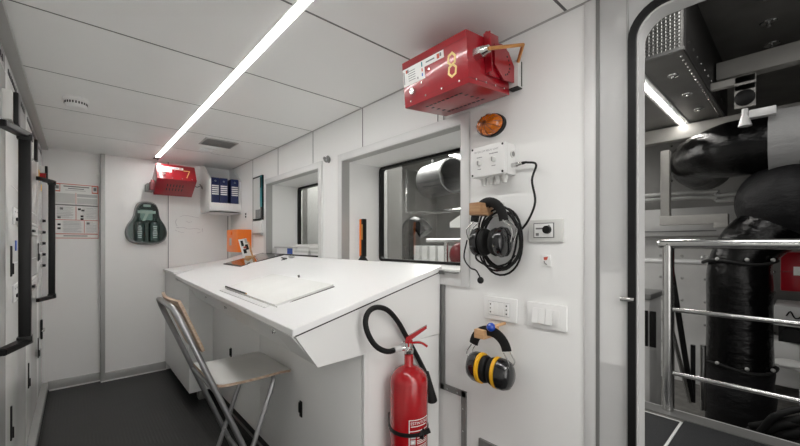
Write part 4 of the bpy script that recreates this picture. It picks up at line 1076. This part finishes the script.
# seat: curved plywood
def curved(fn, nu, nv, thick, nrm, mats, name):
    tb = bmesh.new(); top_ = [[tb.verts.new(fn(i / nu, j / nv)) for j in range(nv + 1)] for i in range(nu + 1)]
    bot = [[tb.verts.new(fn(i / nu, j / nv) - nrm(i / nu, j / nv) * thick) for j in range(nv + 1)] for i in range(nu + 1)]
    for i in range(nu):
        for j in range(nv):
            f = tb.faces.new((top_[i][j], top_[i + 1][j], top_[i + 1][j + 1], top_[i][j + 1])); f.material_index = 0
            f = tb.faces.new((bot[i][j], bot[i][j + 1], bot[i + 1][j + 1], bot[i + 1][j])); f.material_index = 0
    rim = [(i, 0) for i in range(nu + 1)] + [(nu, j) for j in range(1, nv + 1)] + [(i, nv) for i in range(nu - 1, -1, -1)] + [(0, j) for j in range(nv - 1, 0, -1)]
    for k in range(len(rim)):
        (i, j), (i2, j2) = rim[k], rim[(k + 1) % len(rim)]
        f = tb.faces.new((top_[i][j], bot[i][j], bot[i2][j2], top_[i2][j2])); f.material_index = 1
    bmesh.ops.recalc_face_normals(tb, faces=tb.faces)
    mb = MB(); 
    for f in tb.faces: f.smooth = True
    me = bpy.data.meshes.new('tmp'); tb.to_mesh(me); tb.free(); mb.bm.from_mesh(me); bpy.data.meshes.remove(me)
    return mb.build(name, mats, t)
def seat(s, q):
    x = .462 + s * .375; cy = (ya + yb) / 2; hw = .207
    e = max(0, abs(s - .5) * 2 - .86) / .14; hw *= 1 - .10 * e * e
    y = cy + (q - .5) * 2 * hw
    z = .648 - .012 * max(0, (s - .8) / .2) ** 2 * 1.2 - .006 * math.sin(s * math.pi) + .01 * max(0, (.15 - s) / .15) ** 2
    return V((x, y, z))
curved(seat, 20, 10, .013, lambda s, q: V((0, 0, 1)), [M['seat'], M['ply']], 'seat')
def back(s, q):
    z = .815 + s * .235; cy = (ya + yb) / 2; hw = .208
    e = max(0, abs(s - .5) * 2 - .8) / .2; hw *= 1 - .06 * e * e
    y = cy + (q - .5) * 2 * hw
    x = lx(z) + .034 - .030 * math.sin(q * math.pi) * .6 + .004
    return V((x, y, z))
curved(back, 10, 14, .012, lambda s, q: V((.92, 0, .38)), [M['ply'], M['ply']], 'backrest')

# ================================================================== ENGINE ROOM
EZ = .35
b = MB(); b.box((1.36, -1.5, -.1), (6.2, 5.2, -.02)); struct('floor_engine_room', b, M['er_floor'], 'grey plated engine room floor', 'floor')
b = MB(); b.box((1.362, -1.4, EZ - .06), (2.46, 1.1, EZ), 0); b.box((1.362, -1.4, EZ), (2.395, .413, EZ + .006), 1); b.box((1.362, .428, EZ), (2.36, 1.08, EZ + .006), 1)
b.box((1.8, .415, EZ + .0002), (2.37, .426, EZ + .007), 2); b.box((2.362, .415, EZ + .0002), (2.37, 1.08, EZ + .007), 2)
struct('floor_landing', b, [M['er_floor'], M['mat'], M['alu_l']], 'landing behind the doorway covered with black ribbed mat', 'floor')
b = MB(); b.box((2.405, -1.4, EZ - .10), (2.51, 1.1, EZ + .008), 0); b.box((2.506, -1.4, EZ - .09), (2.512, 1.1, EZ + .0095), 1); struct('trim_8', b, [M['alu_d'], M['alu_l']], 'grey metal edge plate along the landing', 'trim')
b = MB(); b.box((5.6, -1.5, -.02), (5.7, 5.2, 3.0), 0)
for i in range(14):
    for j in range(12): b.cyl((5.6, .2 + i * .3, .1 + j * .22), (5.588, .2 + i * .3, .1 + j * .22), .018, .006, seg=8, mi=1)
struct('wall_engine_room_far', b, [M['er_wall'], M['steel']], 'grey riveted panels on the far engine room side', 'wall')
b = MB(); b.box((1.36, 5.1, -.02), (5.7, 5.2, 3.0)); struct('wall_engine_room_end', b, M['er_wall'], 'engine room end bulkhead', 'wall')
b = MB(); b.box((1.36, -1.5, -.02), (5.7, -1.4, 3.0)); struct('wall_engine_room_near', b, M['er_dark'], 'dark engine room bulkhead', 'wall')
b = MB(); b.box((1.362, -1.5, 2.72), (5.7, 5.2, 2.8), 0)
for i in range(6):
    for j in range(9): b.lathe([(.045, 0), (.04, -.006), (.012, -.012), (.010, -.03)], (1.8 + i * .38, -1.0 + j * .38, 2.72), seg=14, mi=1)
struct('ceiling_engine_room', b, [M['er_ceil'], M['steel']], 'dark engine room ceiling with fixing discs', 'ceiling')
b = MB(); b.box((1.85, 2.45, 0), (2.22, 4.8, 2.7), 0); b.box((2.05, 2.444, 0), (2.22, 2.45, 2.7), 1); b.box((1.845, 3.55, 0), (1.85, 4.8, 2.7), 1)
struct('wall_engine_room_partition', b, [M['er_light'], M['er_wall']], 'pale partition outside the windows', 'wall')
# beams
for k, (x, z) in enumerate(((3.35, 2.44), (3.9, 2.20))):
    b = MB(); b.box((x, -1.4, z), (x + .10, .40 if k == 0 else 1.9, z + .12), 0, .004)
    tag(b.build('ceiling_beam', M['beam']), 'pale steel beam across the engine room ceiling above the wrapped pipe' if k == 0 else 'pale steel beam deep in the engine room behind the duct', 'beam')
b = MB(); b.box((2.6, -.35, 2.28), (2.72, -.26, 2.72), 0, .004); tag(b.build('hanger_post', M['beam']), 'short pale post hanging from the engine room ceiling', 'post')
# ventilation duct with mesh end
t = thing('ventilation_duct', 'grey riveted ventilation duct with wire mesh end in the engine room', 'duct', (3.2, 1.0, 2.33))
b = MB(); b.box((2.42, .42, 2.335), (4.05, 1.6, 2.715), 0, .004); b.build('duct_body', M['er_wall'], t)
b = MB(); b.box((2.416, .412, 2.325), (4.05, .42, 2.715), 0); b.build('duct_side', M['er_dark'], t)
b = MB()
for k in range(26): b.cyl((2.5 + k * .06, .445, 2.336), (2.5 + k * .06, .445, 2.330), .008, .004, seg=8)
for k in range(12): b.cyl((2.5 + k * .12, .412, 2.40), (2.5 + k * .12, .408, 2.40), .008, .004, seg=8)
b.build('rivets', M['steel'], t)
b = MB()
for k in range(60):
    y = .44 + k * .0195; b.tube([(2.412, y, 2.345), (2.412, y + .0, 2.71)], .0035, seg=6)
for k in range(19): b.tube([(2.408, .43, 2.35 + k * .0195), (2.408, 1.58, 2.35 + k * .0195)], .0035, seg=6)
b.box((2.40, .415, 2.33), (2.418, 1.6, 2.345), 0)
b.build('mesh_grille', M['mesh'], t)
for k in range(3):
    MB().lathe([(.032, 0), (.03, -.005), (.010, -.009), (.008, -.016)], (2.75 + k * .42, .53, 2.335), seg=16).build('fixing_disc', M['steel'], t)
t = thing('strip_light', 'short bright strip light under the engine room duct', 'light', (3.35, .68, 2.30))
MB().box((2.62, .672, 2.318), (3.92, .698, 2.334), 0).build('diffuser', M['led2'], t)
MB().box((2.60, .64, 2.322), (3.97, .72, 2.336), 0).build('housing', M['alu_l'], t)
t = thing('strip_light', 'bright strip light in the engine room seen through the near window', 'light', (3.5, 2.72, 2.35))
MB().box((3.0, 2.68, 2.305), (4.6, 2.72, 2.33), 0).build('diffuser', M['led2'], t)
b = MB(); b.box((2.98, 2.66, 2.32), (4.62, 2.74, 2.345), 0)
for x in (3.2, 4.4): b.cyl((x, 2.70, 2.34), (x, 2.70, 2.719), .006, seg=8)
b.build('housing', M['alu_l'], t)

# guard rail
t = thing('guard_rail', 'polished steel guard rail with two lower bars beyond the doorway', 'railing', (2.47, -.2, EZ))
zr = 1.292; xr = 2.475; yr = .51
b = MB(); b.tube([(xr, yr + .02, zr), (xr, -1.2, zr)], .026, seg=18); b.sph((xr, yr + .02, zr), .026, seg=16); b.build('handrail', M['steel'], t)
for y, r in ((yr - .01, .026), (-.9, .024)):
    b = MB(); b.cyl((xr, y, EZ + .01), (xr, y, zr), r, seg=18); b.build('post', M['steel'], t)
b = MB(); b.cyl((xr + .10, yr + .0, EZ - .3), (xr + .10, yr, zr - .02), .02, seg=16); b.tube([(xr, yr, zr - .02), (xr + .1, yr, zr - .02)], .02, seg=12); b.build('post', M['steel'], t)
for v, in ((309,), (372,)):
    z = atx(668, v, xr).z; b = MB(); b.tube([(xr, yr, z), (xr, -1.2, z)], .0125, seg=14); b.build('lower_bar', M['steel'], t)
# stair handrails going down
t = thing('stair_rail', 'dark sloping stair rails behind the guard rail post', 'railing', (2.9, .5, .2))
b = MB(); a0 = atx(671, 268, 2.75); a1 = atx(692, 400, 2.95); b.tube([a0, a1], .016, seg=12); b.build('rail', M['black'], t)
a0 = atx(672, 330, 2.75); a1 = atx(690, 402, 2.95); MB().tube([a0, a1], .012, seg=12).build('rail', M['steel'], t)
MB().cyl(atx(693, 345, 2.95), atx(693, 402, 2.95), .013, seg=12).build('post', M['black'], t)
MB().cyl(atx(703, 345, 3.0), atx(703, 410, 3.0), .016, seg=12).build('post', M['steel'], t)

# white machine cover at the left behind the door edge
t = thing('machine_cover', 'pale machine cover with two dark slots beside the guard rail post', 'machine cover', (2.9, .85, 0))
b = MB(); b.box((2.62, .62, -.02), (2.9, 1.5, .95), 0, .02); b.build('cover', M['er_light'], t)
b = MB(); b.box((2.60, .61, .945), (2.92, 1.5, .985), 0, .015); b.build('top_rim', M['alu_d'], t)
for u in (644, 652):
    p = atx(u, 322, 2.62); MB().box((2.612, p.y - .022, .66), (2.622, p.y + .012, .88), 0, .003).build('slot', M['black'], t)

# inner pale wall with rivets behind the rail (insulation cladding)
b = MB(); b.box((4.3, .35, -.02), (4.36, 2.4, 1.35), 0)
for i in range(12):
    for j in range(6): b.cyl((4.3, .42 + i * .17, .12 + j * .21), (4.288, .42 + i * .17, .12 + j * .21), .014, .006, seg=8, mi=1)
tag(b.build('insulation_panel', [M['er_light'], M['steel']]), 'pale riveted insulation panel behind the guard rail', 'panel')
b = MB(); b.box((4.2, .3, 1.36), (4.4, 2.4, 1.62), 0, .01); b.box((4.19, .5, 1.40), (4.2, 2.4, 1.41), 1)
tag(b.build('cable_trunking', [M['er_light'], M['ink']]), 'wide grey trunking above the riveted panel', 'trunking')
b = MB(); p = atx(665, 175, 3.6)
b.box((3.57, p.y - .035, 1.50), (3.64, p.y + .025, 2.05), 0, .004); tag(b.build('hanger_post', M['beam']), 'pale vertical post in the engine room ending in an elbow tray', 'post')
b = MB(); b.box((3.56, .36, 1.44), (3.65, p.y + .03, 1.515), 0, .004); b.box((3.555, .36, 1.41), (3.655, .44, 1.45), 0, .004)
tag(b.build('cable_tray', M['beam']), 'short pale horizontal tray at the foot of the hanging post', 'tray')
for k, (v, z) in enumerate(((195, 0), (200, 0))):
    p = atx(690, v, 3.8); b = MB(); b.tube([(3.8, 2.4, p.z + .02), (3.8, .6, p.z + .02), (3.8, .45, p.z - .02), (3.8, .0, p.z)], .018, sub=3, seg=10)
    tag(b.build('conduit', M['alu']), ('upper' if k == 0 else 'lower') + ' thin grey conduit running behind the wrapped pipe', 'conduit')
p = atx(690, 262, 3.9); b = MB(); b.cyl((3.9, 1.6, p.z), (3.9, .50, p.z), .022, seg=14); b.sph((3.9, .46, p.z), .05, 0, (1, 1, 1), 14); b.cyl((3.9, .46, p.z - .08), (3.9, .46, p.z + .08), .03, seg=12); b.tube([(3.9, .44, p.z), (3.9, .36, p.z - .03), (3.9, .3, p.z - .14)], .035, sub=3, seg=12)
tag(b.build('valve_pipe', M['alu_l']), 'pale pipe with a round valve behind the guard rail', 'pipe')

# black wrapped pipes
def nz(a, k): return 1 + .03 * math.sin(7 * a + k) + .02 * math.sin(17 * a + 2 * k)
px, py, pr = 3.35, .286, .166
t = thing('exhaust_pipework', 'thick black wrapped exhaust pipes and rounded silencer behind the guard rail', 'exhaust pipe', (px, py, 0))
b = MB(); b.tube([(px, py, .46), (px, py, .7), (px, py, .95), (px, py, 1.12), (px + .01, py - .02, 1.22), (px + .03, py - .08, 1.32), (px + .06, py - .17, 1.40), (px + .10, py - .29, 1.46)], lambda s: pr * nz(s, 1), sub=6, seg=36); b.build('vertical_pipe', M['wrap'], t)
b = MB(); b.tube([(px, py, -.01), (px, py, .15), (px, py, .3), (px, py, .475)], lambda s: (pr + .014) * nz(s * 1.3, 3), sub=6, seg=36); b.build('lower_sleeve', M['wrapm'], t)
for z in (.475, 1.17, .03):
    b = MB(); b.tube([(px + (pr + .018) * math.cos(a), py + (pr + .018) * math.sin(a), z + .012 * math.sin(3 * a)) for a in [j * math.pi / 18 for j in range(36)]], .011, seg=8, closed=True)
    for j in range(8):
        a = j * math.pi / 4 + .3; b.sph((px + (pr + .024) * math.cos(a), py + (pr + .024) * math.sin(a), z + .02), .012, 1, seg=8)
    b.build('lacing', [M['blackm'], M['alu']], t)
hx_, hz_ = 3.42, 1.955
b = MB(); b.tube([(hx_ + .55, .55, hz_ - .02), (hx_ + .30, .55, hz_ - .01), (hx_ + .12, .46, hz_), (hx_ + .02, .34, hz_), (hx_, .2, hz_), (hx_, .10, hz_)], lambda s: .190 * nz(s, 2), sub=7, seg=36); b.build('horizontal_pipe', M['wrap'], t)
b = MB(); b.tube([(hx_, .14, hz_), (hx_, -.1, hz_), (hx_, -.5, hz_ + .01), (hx_, -.9, hz_ + .01)], lambda s: .222 * nz(s, 4), sub=6, seg=36); b.build('grey_lagging', M['lag'], t)
b = MB(); b.sph((3.46, .03, 1.565), .275, 0, (1, 1.05, 1.0), 36); b.sph((3.46, -.35, 1.60), .34, 0, (1, 1.2, 1.0), 30)
b.cyl((3.46, .0, 1.58), (3.46, -.7, 1.6), .29, seg=32)
b.build('silencer', M['wrapm'], t)
# resilient mount
t = thing('pipe_hanger', 'pale bracket with a round rubber mount hanging above the wrapped pipe', 'bracket', (3.2, .15, 2.2))
p = atx(745, 95, 3.2)
b = MB(); b.box((3.19, p.y - .05, p.z - .08), (3.21, p.y + .05, p.z + .07), 0, .003); b.box((3.19, p.y - .05, p.z + .03), (3.21, p.y + .05, p.z + .125), 0, .003); b.box((3.19, p.y - .05, p.z + .08), (3.24, .411, p.z + .125), 0, .003); b.build('plate', M['beam'], t)
b = MB(); b.lathe([(.05, 0), (.05, .012), (.03, .028), (.012, .034)], (3.19, p.y, p.z - .02), (-1, 0, 0), seg=20); b.build('rubber_mount', M['blackm'], t)
b = MB(); b.cyl((3.2, p.y + .0, p.z - .09), (3.2, p.y, p.z - .16), .016, seg=12); b.box((3.17, p.y - .14, p.z - .16), (3.23, p.y - .02, p.z - .11), 0, .004); b.cyl((3.2, p.y, p.z - .13), (3.2, p.y, p.z - .20), .018, .035, seg=14); b.build('clamp', M['alu_l'], t)

# machinery on the right of the pipe
XM = 3.72
p0, p1 = atx(780.5, 252, XM), atx(800, 292, XM)
t = thing('red_machine_box', 'dark red steel box behind the guard rail at the picture edge', 'machine', (XM, p0.y - .25, p1.z))
b = MB(); b.box((XM, p0.y - .5, p1.z), (XM + .4, p0.y, p0.z), 0, .01); b.box((XM - .004, p0.y - .5, (p0.z + p1.z) / 2 - .003), (XM, p0.y, (p0.z + p1.z) / 2 + .003), 1); b.build('box', [M['red'], M['redd']], t)
b = MB(); q = atx(793.5, 271, XM - .006); b.box((XM - .006, q.y - .12, q.z - .03), (XM, q.y, q.z + .03), 0); b.build('plate', M['paper'], t)
p0 = atx(774, 305, XM)
t = thing('grey_machine_block', 'grey engine block with an embossed bar under the red box', 'machine', (XM, p0.y - .3, -.02))
zb_ = atx(774, 325, XM).z
b = MB(); b.box((XM, p0.y - .6, zb_), (XM + .4, p0.y, p0.z), 0, .01); b.box((XM - .01, p0.y - .5, zb_ + .035), (XM, p0.y - .03, zb_ + .045), 1)
b.tube([(XM - .004, p0.y - .06 - .02 * k_, zb_ + .075 + .014 * math.sin(k_ * 1.9) + (.02 if k_ == 1 else 0)) for k_ in range(14)], .005, sub=3, seg=6, mi=1)
b.build('upper_block', [M['er_light'], M['black']], t)
zc_ = atx(774, 342, XM).z
b = MB(); b.box((XM + .02, p0.y - .6, -.02), (XM + .4, p0.y - .12, zc_), 0, .01); b.build('lower_block', M['alu'], t)
b = MB(); b.box((XM + .04, p0.y - .13, zc_ - .32), (XM + .3, p0.y + .08, zc_), 0, .02); b.build('side_cover', M['er_light'], t)
b = MB(); b.box((XM + .06, p0.y - .6, zc_), (XM + .4, p0.y - .02, zb_), 0); b.cyl((XM + .02, p0.y - .28, (zb_ + zc_) / 2), (XM + .2, p0.y - .28, (zb_ + zc_) / 2), .055, seg=18); b.cyl((XM + .02, p0.y - .09, (zb_ + zc_) / 2), (XM + .2, p0.y - .09, (zb_ + zc_) / 2), .05, seg=18); b.build('flange', M['black'], t)
b = MB(); b.tube([(XM + .1, p0.y + .10, 1.28), (XM + .1, p0.y + .10, -.02)], .035, seg=12); b.cyl((XM + .1, p0.y + .10, 1.05), (XM + .1, p0.y + .10, 1.10), .05, seg=12); tag(b.build('stand_pipe', M['alu_l']), 'pale upright pipe just behind the wrapped exhaust', 'pipe')
for k in range(7):
    b = MB(); y_ = .0 - .04 * k; z_ = .30 - .05 * (k % 4)
    b.tube([(2.95 + .05 * (k % 3), .16 + .01 * k, z_ - .1), (2.93, .08 - .02 * k, z_ + .04), (2.98, -.1, z_ + .10 - .04 * (k % 2)), (3.0 + .03 * k, -.5, z_ + .03 * (k % 3))], .018 + .004 * (k % 3), sub=5, seg=10)
    tag(b.build('engine_hose', M['blackm'] if k != 3 else M['alu']), ['thick black hose crossing low behind the guard rail', 'black hose looping beside the exhaust sleeve', 'black hose lowest among the tangled ones', 'pale hose among the black hoses beside the exhaust', 'black hose rising behind the lowest guard bar', 'thin black hose at the picture edge', 'black hose topmost of the tangle'][k], 'hose', 'hoses beside the exhaust pipe')
b = MB(); p = atx(789, 364, 3.62)
b.sph(p, .06, 0, (1.2, 1.5, .5), 16); b.sph(p + V((0, -.08, -.02)), .05, 0, (1.2, 1.6, .5), 16)
tag(b.build('rag', M['paper']), 'crumpled pale cloth on the machinery behind the guard rail', 'cloth')

# seen through the near window
t = thing('guard_rail', 'pale guard rail seen through the near window', 'railing', (2.5, 1.8, EZ))
MB().tube([(2.55, 1.15, 1.315), (2.55, 2.44, 1.315)], .022, seg=14).build('handrail', M['steel'], t)
for y in (1.75, 2.2): MB().cyl((2.55, y, .0), (2.55, y, 1.315), .02, seg=14).build('post', M['steel'], t)
b = MB(); b.tube([(3.2, 3.44, 0), (3.2, 3.44, 1.3), (3.2, 3.42, 1.44), (3.22, 3.34, 1.53), (3.25, 3.24, 1.52), (3.28, 3.16, 1.42)], lambda s: .10 * nz(s, 5), sub=5, seg=24)
tag(b.build('wrapped_elbow_pipe', M['wrap']), 'black wrapped elbow pipe seen through the near window', 'pipe')
b = MB(); b.lathe([(.22, 0), (.22, .55), (.20, .55), (.20, .05)], (3.55, 3.35, 2.12), (-.25, -.97, 0), seg=36)
b.xform(Matrix.Translation((0, 0, 0)))
b.tube([(3.55, 3.3, 2.3), (3.55, 3.3, 2.718)], .012, seg=8)
tag(b.build('air_duct', M['duct']), 'large grey round duct with open end seen through the near window', 'duct')
for k in range(5):
    b = MB(); y = 3.5 + k * .17; b.box((4.0, y, -.02), (4.2, y + .12, 1.25), 0, .01)
    tag(b.build('fluid_tank', M['er_light']), 'pale upright tank in the row seen low through the near window', 'tank', 'row of pale tanks outside the window')
p = atx(456, 222, 2.1); b = MB(); b.prism([(2.1, p.y + .06, p.z - .04), (2.1, p.y - .4, p.z - .04), (2.1, p.y - .4, p.z + .15), (2.1, p.y - .06, p.z + .06), (2.1, p.y + .06, p.z)], (.3, 0, 0)); tag(b.build('white_hood', M['white']), 'white angular hood outside the near window', 'hood')
p = atx(459, 255, 2.6); b = MB(); b.sph(p, .09, 0, (1, 1, 1.2), 18); b.box(p + V((-.08, -.2, -.3)), p + V((.08, .08, -.06)), 0, .02); tag(b.build('red_pump', M['redd']), 'small dark red pump outside the near window', 'pump')
b = MB(); b.tube([(3.9, 4.6, 1.75), (3.9, 2.6, 1.75)], .03, seg=14)  # made-up shiny pipe on rods, gives the bright line seen in the window
for y in (2.9, 4.2): b.cyl((3.9, y, 1.75), (3.9, y, 2.719), .008, seg=8)
tag(b.build('bright_line_stand_in', M['chrome']), 'shiny horizontal bar added to stand in for a bright line in the near window', 'pipe')

# ================================================================== LIGHT, WORLD, CAMERA
def area(name, loc, rot, sx, sy, e, col=(1, .98, .95)):
    l = bpy.data.lights.new(name, 'AREA'); l.shape = 'RECTANGLE'; l.size = sx; l.size_y = sy; l.energy = e; l.color = col
    o = bpy.data.objects.new(name, l); COL.objects.link(o); o.location = loc; o.rotation_euler = rot; return o
area('rear_ceiling_fill', (.55, -.75, ZC - .03), (0, 0, 0), .9, .5, 8)  # unseen fill added behind the camera to even out the room light
area('rear_wall_fill', (.45, -1.27, 1.0), (math.radians(90), 0, 0), 1.3, 1.5, 8)  # added forward fill to brighten ceiling and room, no fitting on this wall
area('engine_room_fill', (3.0, -.9, 2.66), (0, 0, 0), .6, .6, 5)  # added fill to lighten the rail and pipes, no known fitting
area('engine_room_fill_far', (3.3, 3.6, 2.66), (0, 0, 0), .8, .8, 35)  # added fill for the depth beyond the near window
area('engine_room_fill_mid', (2.1, .1, 2.66), (0, 0, 0), .5, .5, 5)  # added fill above the landing behind the doorway
area('engine_room_fill_outside_window', (1.72, 2.9, 2.5), (0, 0, 0), .1, 1.4, 26)  # added fill in the gap, brightens the partition behind the far window
area('engine_room_partition_fill', (2.75, 1.85, 2.66), (0, 0, 0), .5, .5, 22)  # added overhead fill for the partition face beside the near window
w = bpy.data.worlds.new('world'); SC.world = w; w.use_nodes = True
w.node_tree.nodes['Background'].inputs[0].default_value = (.8, .85, .9, 1); w.node_tree.nodes['Background'].inputs[1].default_value = .1
cam = bpy.data.cameras.new('camera'); co = bpy.data.objects.new('camera', cam); COL.objects.link(co)
co.location = CAM; co.rotation_euler = (math.radians(90), 0, -YAW)
cam.sensor_width = 36; cam.lens = 36 * FPX / 800; cam.shift_y = (HOR - 223) / 800; cam.clip_start = .02
SC.camera = co
SC.view_settings.view_transform = 'Standard'; SC.view_settings.look = 'None'; SC.view_settings.exposure = .58; SC.view_settings.gamma = 1.0
